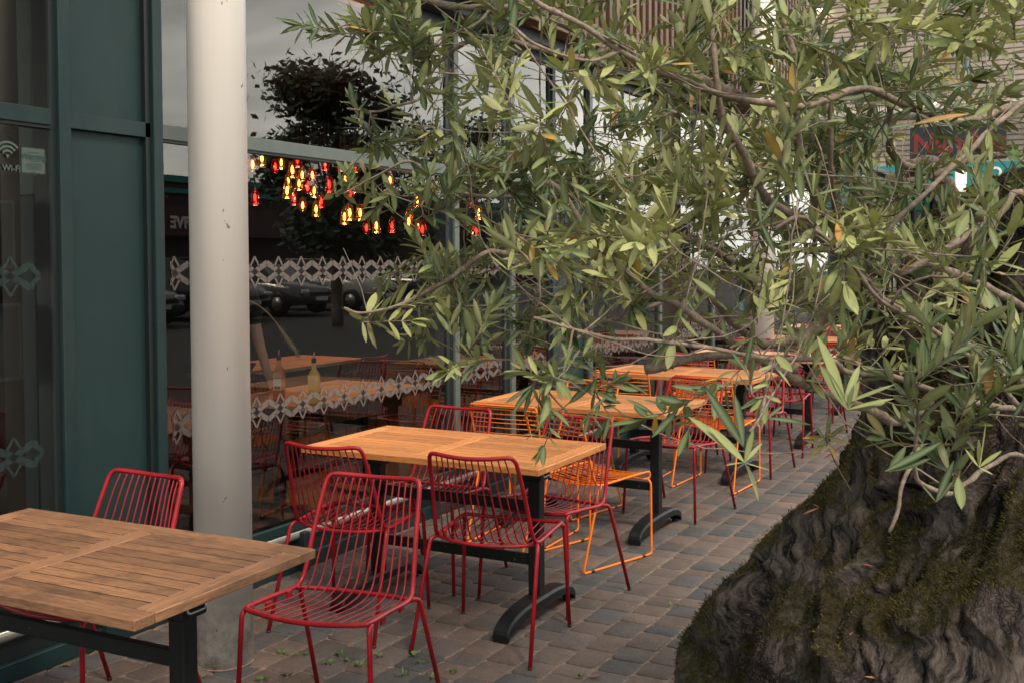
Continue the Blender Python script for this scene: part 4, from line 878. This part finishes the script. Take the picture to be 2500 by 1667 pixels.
# main boughs: (photo x, y, depth m), radius m
BR = [([(2118, 500, 3.05), (2151, 488, 2.98), (2215, 425, 2.9), (2268, 403, 2.85), (2300, 440, 2.85), (2330, 500, 2.9), (2310, 560, 2.9), (2260, 640, 2.95)], .036, .02),
 ([(2118, 520, 3.05), (2060, 395, 2.9), (1950, 318, 2.6), (1900, 292, 2.5), (1810, 240, 2.42), (1753, 217, 2.38), (1619, 153, 2.3), (1517, 110, 2.25), (1427, 80, 2.2), (1300, 26, 2.15), (1200, 20, 2.15), (1105, 15, 2.1), (1000, -10, 2.1)], .027, .006),
 ([(2090, 640, 3.1), (2060, 680, 3.0), (2021, 760, 2.9), (1983, 814, 2.85), (1960, 860, 2.8), (1935, 905, 2.75)], .03, .011),
 ([(1983, 816, 2.85), (1950, 830, 2.8), (1917, 833, 2.8), (1860, 838, 2.7), (1800, 800, 2.6), (1752, 745, 2.5), (1700, 700, 2.45)], .019, .008),
 ([(2270, 980, 2.5), (2225, 1010, 2.3), (2182, 1028, 2.12), (2136, 1005, 2.05), (2021, 963, 1.98), (1925, 917, 1.93), (1868, 887, 1.9), (1814, 852, 1.86), (1772, 825, 1.83), (1700, 775, 1.8), (1650, 740, 1.78), (1586, 715, 1.75), (1519, 652, 1.72), (1466, 596, 1.7), (1424, 550, 1.68), (1370, 470, 1.66), (1330, 440, 1.66)], .0125, .0045),
 ([(1814, 852, 1.86), (1791, 864, 1.88), (1719, 870, 1.9), (1650, 884, 1.9), (1623, 890, 1.9), (1572, 902, 1.9)], .008, .0105),
 ([(1630, 888, 1.9), (1640, 830, 1.9), (1655, 790, 1.92), (1680, 700, 1.95), (1700, 640, 2.0)], .0075, .004),
 ([(2600, 1010, 2.4), (2420, 990, 2.0), (2300, 960, 1.8), (2174, 917, 1.7), (2070, 906, 1.62), (2021, 881, 1.6), (1883, 875, 1.6), (1799, 864, 1.6), (1715, 848, 1.58), (1600, 831, 1.56), (1501, 827, 1.55), (1396, 802, 1.52), (1301, 774, 1.5)], .008, .0022),
 ([(2700, 200, 2.5), (2500, 250, 2.2), (2339, 300, 1.95), (2200, 250, 1.85), (2100, 215, 1.8), (1977, 258, 1.75), (1850, 250, 1.7), (1734, 224, 1.66), (1670, 199, 1.63), (1611, 176, 1.6), (1517, 125, 1.58), (1443, 74, 1.56), (1325, 13, 1.55), (1280, -40, 1.55)], .009, .004),
 ([(1517, 125, 1.58), (1443, 147, 1.56), (1371, 138, 1.55), (1300, 105, 1.54), (1240, 60, 1.54)], .004, .002),
 ([(2130, 700, 2.6), (2050, 620, 2.3), (1960, 540, 2.05), (1890, 500, 1.9), (1860, 463, 1.82), (1814, 375, 1.76), (1772, 306, 1.73), (1757, 240, 1.71), (1746, 163, 1.7), (1735, 60, 1.7), (1715, -40, 1.7)], .013, .0048),
 ([(2110, 720, 2.7), (2060, 600, 2.35), (2013, 524, 2.05), (1983, 459, 1.95), (1956, 383, 1.9), (1944, 268, 1.86), (1933, 126, 1.84), (1905, 30, 1.82), (1890, -60, 1.8)], .012, .0055),
 ([(2060, 600, 2.35), (2036, 500, 2.1), (2032, 421, 2.0), (2025, 287, 1.95), (2025, 191, 1.92), (2000, 60, 1.9)], .0075, .0045),
 ([(2300, 440, 2.85), (2200, 400, 2.6), (2170, 330, 2.45), (2174, 230, 2.35), (2168, 120, 2.3), (2230, 30, 2.3), (2290, -50, 2.3)], .014, .006),
 ([(1800, 650, 2.5), (1700, 590, 2.35), (1560, 550, 2.2), (1440, 580, 2.1), (1347, 550, 2.0), (1253, 613, 1.92), (1186, 617, 1.88), (1098, 680, 1.84), (1017, 725, 1.82), (954, 753, 1.8), (880, 765, 1.8), (840, 752, 1.8)], .011, .0022),
 ([(2500, 930, 2.3), (2385, 856, 2.1), (2289, 795, 2.0), (2174, 741, 1.92), (2117, 690, 1.88), (2060, 640, 1.85), (1996, 560, 1.8), (1950, 530, 1.78), (1890, 560, 1.76)], .009, .0035),
 ([(2640, 1060, 2.0), (2500, 998, 1.75), (2442, 933, 1.7), (2365, 868, 1.66), (2262, 795, 1.63), (2147, 734, 1.6), (2085, 650, 1.58), (2030, 590, 1.56), (1990, 560, 1.55)], .007, .0026),
 ([(2600, 560, 2.6), (2520, 500, 2.4), (2480, 470, 2.25), (2440, 520, 2.2), (2339, 590, 2.15), (2250, 640, 2.1), (2197, 665, 2.08), (2165, 610, 2.1), (2130, 560, 2.1)], .01, .008),
 ([(2560, 790, 2.4), (2469, 730, 2.3), (2365, 680, 2.22), (2251, 638, 2.15), (2160, 600, 2.12), (2110, 590, 2.1), (2000, 610, 2.05), (1930, 605, 2.0)], .012, .006),
 ([(2700, 380, 2.8), (2500, 376, 2.6), (2380, 388, 2.5), (2300, 420, 2.45), (2240, 440, 2.4), (2150, 445, 2.35), (2050, 445, 2.3), (1900, 470, 2.2)], .012, .005),
 ([(2700, 130, 2.2), (2480, 270, 1.9), (2380, 350, 1.8), (2310, 420, 1.75), (2250, 480, 1.72), (2170, 560, 1.7), (2140, 640, 1.7)], .006, .005),
 ([(2620, 1180, 2.3), (2480, 1110, 1.9), (2365, 1178, 1.6), (2323, 1212, 1.52), (2251, 1178, 1.5), (2231, 1140, 1.48), (2200, 1185, 1.47), (2189, 1240, 1.46), (2166, 1297, 1.45)], .006, .0028),
 ([(1200, 20, 2.15), (1160, 60, 2.1), (1080, 90, 2.05), (1040, 110, 2.02), (903, 57, 2.0), (800, 80, 1.98)], .005, .0016),
 ([(1517, 110, 2.25), (1400, 140, 2.2), (1228, 95, 2.15), (1133, 107, 2.1), (1060, 170, 2.1), (1030, 240, 2.08), (964, 262, 2.05), (922, 275, 2.03), (846, 268, 2.0)], .008, .0018),
 ([(1500, 460, 2.1), (1400, 480, 2.0), (1209, 478, 1.9), (1083, 463, 1.85), (1056, 440, 1.83), (1000, 398, 1.8), (922, 428, 1.8), (842, 470, 1.8)], .006, .0016),
 ([(1800, 450, 2.3), (1650, 400, 2.25), (1500, 460, 2.1)], .008, .006),
 ([(1700, 700, 2.3), (1560, 760, 1.95), (1450, 800, 1.75), (1345, 880, 1.68), (1300, 930, 1.66)], .005, .002),
 ([(1883, 875, 1.6), (1870, 960, 1.45), (1855, 1010, 1.38), (1830, 1050, 1.32)], .003, .0022),
 ([(1424, 802, 1.53), (1440, 860, 1.55), (1480, 920, 1.6), (1500, 970, 1.62)], .0028, .0016),
 ([(1396, 802, 1.52), (1380, 860, 1.52), (1330, 930, 1.55), (1400, 1020, 1.56)], .0026, .0014)]
nodes = []; 
NP = []     # positions
NR = []
Bm = []
for ctrl, r0, r1 in BR:
    if ctrl[0][0] >= 2450: ctrl = [(2620, max(ctrl[0][1]+30, 590), 2.95)]+ctrl
    pts = spline([at(*c) for c in ctrl], 8); k = len(pts); rs = [.84*(r0+(r1-r0)*(i/(k-1))**.8) for i in range(k)]
    pts2 = [p+Vector((fb(p, 9, 2), fb(p+Vector((9, 0, 0)), 9, 2), fb(p+Vector((0, 9, 0)), 9, 2)))*(.0035 if r0 > .006 else .006) for p in pts]; rs = [r*(1+.3*fb(p, 55, 3)+(.3 if rr.random() < .08 else 0)) for p, r in zip(pts2, rs)]
    m = MB(); m.tube(pts2, rs, 10 if r0 > .006 else 7); op(m, 'bough', TWIG)
    for p, r in zip(pts2, rs): NP.append(tuple(p)); NR.append(r)
# density of leafage per 100 px cell of the photo, from x=700, y=0 (tenths of a layer)
GRID = """
02 09 13 18 20 20 20 18 14 20 24 29 29 31 30 28 25 23
00 02 11 15 13 12 12 12 09 11 18 29 29 31 28 25 21 15
00 07 08 17 18 21 18 10 10 13 18 31 31 29 25 23 16 07
00 00 12 22 21 21 21 21 18 21 21 31 31 29 26 08 06 05
01 07 06 15 17 20 21 21 21 21 21 31 31 26 22 20 03 03
00 00 00 10 17 21 21 20 18 20 20 26 24 20 20 20 16 13
00 01 12 15 18 24 28 28 24 28 26 22 22 20 20 17 15 13
00 07 16 14 09 12 14 14 12 08 08 13 13 13 13 16 14 11
00 00 04 08 07 07 05 03 02 01 01 02 04 06 09 08 08 08
00 00 00 00 02 08 08 06 02 00 02 01 00 00 00 03 05 02
00 00 00 00 00 01 00 00 00 00 01 01 00 00 00 03 02 01
00 00 00 00 00 00 00 00 00 00 01 01 00 00 01 04 03 01
00 00 00 00 00 00 00 00 00 00 01 00 00 00 00 02 00 00
"""
rows = [[int(v) for v in l.split()] for l in GRID.strip().split('\n')]
rr = random.Random(77); ATT = []
DENS = .66
for j, row in enumerate(rows):
    for i, v in enumerate(row):
        lam = v/10*DENS*.95; k = int(lam)+(rr.random() < lam-int(lam))
        for _ in range(k):
            px = 700+i*100+rr.uniform(0, 100); py = j*100+rr.uniform(0, 100)
            lo, hi = (1.75, 2.3) if px < 1100 else ((1.45, 2.5) if px < 1700 else (1.4, 3.0))
            if py > 880: lo, hi = 1.35, 1.7
            t = rr.random()**(.8); ATT.append(at(px, py, lo+(hi-lo)*t))
for _ in range(120):      # crown going on above and right of the picture
    ATT.append(at(rr.uniform(1000, 3000), rr.uniform(-420, -30), rr.uniform(1.8, 3.2)))
for _ in range(60): ATT.append(at(rr.uniform(2530, 3200), rr.uniform(-100, 900), rr.uniform(2.2, 3.4)))
tw = MB(); lf = MB(); NPa = np.array(NP); cap_ = len(NP)+60000; buf = np.zeros((cap_, 3)); buf[:len(NP)] = NPa; cnt = len(NP); nrad = list(NR)
LFV = []
def leaf(base, d, up, L_, wd, tone, yel, curl):
    d = d.normalized(); s_ = d.cross(up)
    if s_.length < 1e-4: s_ = d.orthogonal()
    s_.normalize(); n_ = s_.cross(d).normalized(); vs = []; cols = []; K = 6
    prof = (.1, .58, .9, 1.0, .93, .66, .05)
    for i in range(K+1):
        t = i/K; c = base+d*(L_*(t-.12*curl*curl*t*t))+n_*(curl*L_*(t*t-.15*t)); w = L_*wd*.5*prof[i]
        f = .22*w
        vs += [c-s_*w+n_*f, c-s_*w*.12, c+s_*w*.12, c+s_*w+n_*f]
        g_ = min(1., max(0., yel*(.6+.8*t) if yel < .95 else 1.)); cols += [(tone, g_, 0.), (tone, g_, .8), (tone, g_, .8), (tone, g_, 0.)]
    fs = [(i*4+j, i*4+j+1, (i+1)*4+j+1, (i+1)*4+j) for i in range(K) for j in range(3)]
    lf.add(vs, fs, True, cols)
def rv(s_=1.): return Vector((rr.gauss(0, s_), rr.gauss(0, s_), rr.gauss(0, s_)))
def leafy(pts, tone, start=.0, big=1.):
    # opposite pairs along the path, a tuft at the tip
    seg = [0.]
    for a, b in zip(pts, pts[1:]): seg.append(seg[-1]+(b-a).length)
    tot = seg[-1]; s_ = tot*start+.006; side = rv().normalized()
    while s_ < tot:
        i = max(0, min(len(pts)-2, next((q for q in range(len(seg)-1) if seg[q+1] >= s_), len(pts)-2))); a, b = pts[i], pts[i+1]; t = (s_-seg[i])/max(1e-6, seg[i+1]-seg[i]); p = a.lerp(b, t); ax = (b-a).normalized()
        side = (side-ax*side.dot(ax)).normalized(); side = Matrix.Rotation(pi/2+rr.gauss(0, .25), 3, ax) @ side
        near = s_/tot
        for e in (-1, 1):
            if rr.random() < .16: continue
            d = ax*rr.uniform(.55, 1.1)+side*e*rr.uniform(.7, 1.1)+Vector((0, 0, rr.uniform(-.1, .6))); L_ = rr.uniform(.036, .068)*big*(1-.25*near)
            y = 1. if rr.random() < .004 else (rr.uniform(.2, .7) if rr.random() < .02 else 0.)
            leaf(p, d, Vector((0, 0, 1))+rv(.45), L_, rr.uniform(.195, .27), min(1, max(0, tone+rr.gauss(0, .13)+.12*near)), y, rr.gauss(0, .14))
        s_ += rr.uniform(.009, .017)
    ax = (pts[-1]-pts[-2]).normalized()
    for _ in range(rr.choice((3, 4, 5))):
        leaf(pts[-1], ax+rv(.33), Vector((0, 0, 1))+rv(.6), rr.uniform(.03, .054)*big, rr.uniform(.22, .31), min(1, tone+.15+rr.gauss(0, .1)), 0., rr.gauss(0, .1))
todo = [np.array(a) for a in ATT]; A = np.array(todo); dist = np.full(len(A), 1e9); near = np.zeros(len(A), int)
for i in range(len(A)):
    dd = ((buf[:cnt]-A[i])**2).sum(1); near[i] = dd.argmin(); dist[i] = dd.min()
alive = np.ones(len(A), bool)
while alive.any():
    i = int(np.where(alive, dist, 1e9).argmin()); alive[i] = False
    s0 = Vector(buf[near[i]]); e0 = Vector(A[i]); D_ = sqrt(dist[i]); r0 = nrad[near[i]]
    bend = rv(.12*D_); bend.z += .05*D_; kk = max(3, int(D_/.03)); ctrl = [s0, s0.lerp(e0, .35)+bend, s0.lerp(e0, .7)+bend*.7+rv(.02), e0]; pts = spline(ctrl, max(2, kk//3))
    pts = [p+rv(.0022) if 0 < q < len(pts)-1 else p for q, p in enumerate(pts)]
    rs_ = min(r0*.85, .0012+.011*D_); k = len(pts); rs = [max(.0011, rs_+(0.0012-rs_)*(q/(k-1))) for q in range(k)]
    if D_ > .006: tw.tube(pts, rs, 5)
    new = np.array([tuple(p) for p in pts[1:]]); 
    tone = min(.95, max(.05, (.2 if rr.random() < .45 else .68)+.45*fb(e0, 2.2, 2)+rr.gauss(0, .13)))
    st = max(0., 1-.17/max(D_, .001))
    # make the leafy shoot: continue past the attractor in a fresh direction
    ax = (pts[-1]-pts[-2]).normalized(); ln = rr.uniform(.04, .09); sh = [pts[-1]+(ax*q+(rv(.25)+Vector((0, 0, .12)))*q*q)*ln for q in (.5, 1.)]
    full = pts+sh; leafy(full, tone, max(0., 1-rr.uniform(.11, .19)/max(.02, D_+ln)), rr.uniform(.85, 1.12)); tw.tube([pts[-1]]+sh, [.001, .0009, .0007], 4)
    for _ in range(rr.choice((1, 2, 2, 3))):          # side shoots
        q = rr.randrange(len(pts)//3, len(pts)); b0 = pts[q]; ax2 = (ax*.5+rv(.7)+Vector((0, 0, .15))).normalized(); l2 = rr.uniform(.05, .13); s2 = [b0+(ax2*t_+rv(.08)*t_*t_)*l2 for t_ in (0, .33, .66, 1.)]
        tw.tube(s2, [.0012, .001, .0009, .0007], 4); leafy(s2, tone+rr.gauss(0, .08), .12, rr.uniform(.8, 1.1))
    for _ in range(2):
        if rr.random() < .5: b0 = pts[rr.randrange(len(pts))]; e2 = b0+rv(.06); tw.tube([b0, b0.lerp(e2, .5)+rv(.008), e2], [.0011, .0008, .0005], 4)
    buf[cnt:cnt+len(new)] = new
    d2 = ((A[:, None, :]-new[None])**2).sum(2); mn = d2.min(1); am = d2.argmin(1); upd = alive & (mn < dist); dist[upd] = mn[upd]; near[upd] = cnt+am[upd]
    cnt += len(new); nrad += rs[1:]
for _ in range(220):      # long bare shoots sweeping through the crown
    i0 = rr.randrange(cnt); a = Vector(buf[i0]); b = Vector(buf[rr.randrange(cnt)]); D_ = (b-a).length
    if D_ < .15: continue
    b = a.lerp(b, min(1, rr.uniform(.25, .6)/D_)); md = a.lerp(b, .5)+rv(.02)+Vector((0, 0, -.03)); q = spline([a, md, b], 6); tw.tube([p+rv(.0015) for p in q], [.0015-.0007*t/12 for t in range(len(q))], 5)
    if rr.random() < .5: leafy(q[-5:], rr.uniform(.2, .8), .2, .9)
# hand-placed sprays: (x, y, depth), direction angle and leaf list
def spray(px, py, dep, leaves, tone=.8, big=1.):
    b = at(px, py, dep)
    for (dx, dy, dz, y) in leaves:
        d = RT*dx-UP*dy+FW*dz; L_ = d.length/FPX*dep*.74; leaf(b, d, Vector(UP)+rv(.3)-FW*.6, L_, rr.uniform(.15, .21), min(1, max(0, tone+rr.gauss(0, .12))), y, rr.gauss(0, .06))
spray(2070, 1000, 1.3, [(-95, -150, 0, 0), (10, -85, -20, 0), (45, -95, 20, 0), (150, -40, -10, 0), (135, -20, 30, 0)], .7)
spray(2062, 985, 1.3, [(-75, -225, 10, 0), (60, -130, 30, 0), (175, -60, 20, 0), (-20, -110, 60, 0)], .7)
spray(1818, 1128, 1.25, [(-115, -120, 0, 0), (-175, -155, 20, 0), (30, -110, 10, 0), (65, -60, 30, 0), (-70, 5, -30, 0), (70, 25, -40, 0), (60, 130, 10, 0)], .75)
spray(1815, 1090, 1.25, [(-120, -190, 10, 0), (-20, -170, 30, 0)], .05)
spray(1875, 1020, 1.35, [(138, 15, -20, 0), (60, -40, 40, 0)], .12)
spray(1440, 1005, 1.5, [(-35, 55, 10, 0), (-20, 80, 20, 0), (40, 60, 0, 0), (85, 30, 10, 0), (60, -50, 20, 0)], .3)
spray(1300, 940, 1.5, [(-65, 95, 10, 0), (-90, 60, 10, 0), (40, 110, 10, 0), (-25, 100, 20, 0), (20, 60, 0, 0)], .3)
spray(1240, 660, 1.5, [(20, -85, 0, 0), (-60, -45, 0, 0), (40, -70, 0, 0), (120, -42, -10, .15), (85, -14, 0, 0)], .85)
spray(2160, 1150, 1.35, [(190, -85, 0, 0), (150, -30, 0, 0)], .1)
spray(2285, 1225, 1.4, [(60, -70, 0, 0), (70, -130, 20, 0), (-45, -60, 0, 0)], .15)
spray(2390, 1140, 1.4, [(20, -150, 0, 0), (75, -55, 0, 0), (45, 25, 0, 0), (-50, -60, 0, 0), (10, -90, 20, 0)], .85)
spray(1985, 480, 1.5, [(-45, -140, 20, 0), (40, -125, 10, 0), (15, -90, 30, 0), (-100, -50, 20, 0), (90, -30, 0, 0)], .6)
spray(1858, 545, 1.4, [(-15, -110, 0, 0), (60, -90, 0, 0), (60, 110, 20, 0)], .15)
spray(2230, 305, 1.4, [(180, -40, 0, .55), (-80, 10, 0, 0)], .1)
spray(1365, 520, 1.5, [(-70, -60, 0, 0), (20, -85, 0, 0), (50, -40, 0, 0)], .7)
tw_o = op(tw, 'twigs', TWIG); lf_o = op(lf, 'foliage', LEAF)
print('LEAVES', len(lf.v)//28, 'twig verts', len(tw.v))
# broad green leaves of a vine growing on the trunk
vn = empty('climbing_vine', OL, 0, 'bright green lobed vine leaves growing on the olive trunk', 'plant'); m = MB(); rr = random.Random(4); st = MB()
for (px, py, s_) in ((2245, 660, 36), (2290, 620, 30), (2250, 760, 30), (2232, 850, 26), (2420, 455, 22), (2475, 380, 20)):
    dep = 2.35 if px < 2400 else 1.6; c = at(px, py, dep); g_ = rr.uniform(.6, 1.3); m.col = (.035*g_, .085*g_, .012*g_); R_ = s_/FPX*dep*.8; a0 = rr.uniform(0, 6); n_ = (Vector(-FW)+rv(.35)+Vector((0, 0, .3))).normalized(); u = n_.orthogonal().normalized(); w = n_.cross(u); ring = []
    for k in range(15):
        t = a0+2*pi*k/15; q = R_*(1.0+.16*cos(5*(t-a0)))*(.95 if k % 2 else 1.03); ring.append(c+u*cos(t)*q+w*sin(t)*q+n_*q*.12*sin(3*t))
    m2 = MB(); m2.col = m.col
    for k in range(15): m2.poly([c, ring[k], ring[(k+1) % 15]])
    o = m2.build('leaf', VCM, vn); o.location = -OL; st = MB(); st.tube([c, c+Vector((0, 0, -.04))+FW*.03, c+FW*.12+Vector((0, 0, -.1))], .0012, 4); q = st.build('stem', TWIG, o)
# sprout with reddish leaves at the trunk edge
sp = empty('olive_sprout', at(2080, 1180, 2.6), 0, 'small sprout with reddish and green leaves rising from the trunk edge', 'plant'); lf = MB(); m = MB(); b = at(2085, 1210, 2.65)
q = spline([b, at(2040, 1130, 2.55), at(2022, 1080, 2.5), at(2018, 1060, 2.5)], 4); m.tube(q, .0018, 5); o = m.build('stem', TWIG, sp); o.location = -sp.location
for (dx, dy, y) in ((-40, -45, 0), (15, -60, 0), (45, -40, 0), (60, -20, .5), (-70, 10, .6), (-30, 30, .3), (20, 40, .5), (-50, -10, .1), (35, 10, .2), (5, -45, 0)):
    leaf(q[-1]+Vector((0, 0, rr.uniform(-.03, 0))), RT*dx-UP*dy+FW*rr.uniform(-15, 15), Vector(UP)-FW, .055, .2, .5, y, .05)
o = lf.build('leaves', LEAF, sp); o.location = -sp.location
# fallen dry leaves on the trunk
DRY = paint('dry_leaf', (.2, .085, .045), .6, var=.4); rr = random.Random(12)
FL = [(1960, 1255, 45, -25), (2010, 1120, 55, -40), (2000, 1365, 10, 65), (2055, 1270, 60, -45), (1952, 1430, 4, 62), (2045, 1575, 40, -40), (2110, 1650, 50, 3), (2095, 1370, 30, 20), (2110, 1362, 26, 8), (2105, 1376, 34, 2), (1985, 1230, 20, 6)]
nm = ['reddish dry leaf lying on the moss', 'curled brown leaf caught in the bark']
for i, (px, py, dx, dy) in enumerate(FL):
    p = surf(px, py); p = p-ray(px, py)*.11; lf = MB(); leaf(p, RT*dx-UP*dy-FW*6, Vector(UP)*.6-FW, sqrt(dx*dx+dy*dy)/FPX*2.4, .11, .3, 0, rr.gauss(0, .35))
    o = lf.build('fallen_leaf', DRY); tagp(o, 'reddish brown dry leaf resting on the mossy trunk', 'leaf', 'dry leaves on the trunk')
# weeds in the paving joints
WD = MB(); rr = random.Random(8)
WM = vcm('weed_green', .6)
for i, (px, py) in enumerate([(690, 1595), (731, 1600), (805, 1620), (850, 1612), (880, 1625), (930, 1602), (982, 1646), (1032, 1618), (1098, 1640), (700, 1648), (770, 1655), (640, 1660), (1417, 1650), (1640, 1478), (1010, 1600), (1060, 1655), (830, 1598), (480, 1655), (1180, 1240)]):
    p = onz(px, py, .001); m = MB()
    for k in range(rr.randint(9, 20)):
        a = rr.uniform(0, 2*pi); r = rr.uniform(.002, .022); b = Vector((r*cos(a), r*sin(a), .0)); t = b+Vector((cos(a), sin(a), rr.uniform(.3, 1.4)))*rr.uniform(.008, .018); w = Vector((-sin(a), cos(a), .2))*rr.uniform(.003, .006); g_ = rr.uniform(.7, 1.4); m.col = (.045*g_, .105*g_, .014*g_); m.poly([b, b.lerp(t, .6)+w, t, b.lerp(t, .6)-w])
    o = m.build('weed', WM, loc=p); tagp(o, 'small green weed sprouting between the paving blocks', 'weed', 'weeds in the paving joints')
# crumbs of leaf litter by the window
for (px, py, l) in ((147, 1622, 'dry yellowish leaf on the paving by the window base'), (1435, 1650, 'tiny dry curl of leaf on the paving right of the chair leg')):
    lf = MB(); p = onz(px, py, .006); leaf(p, Vector((1, .4, 0)), Vector((0, 0, 1)), .05, .4, .4, 0, .2); o = lf.build('fallen_leaf', DRY); tagp(o, l, 'leaf')
for x_ in (red, org): pass
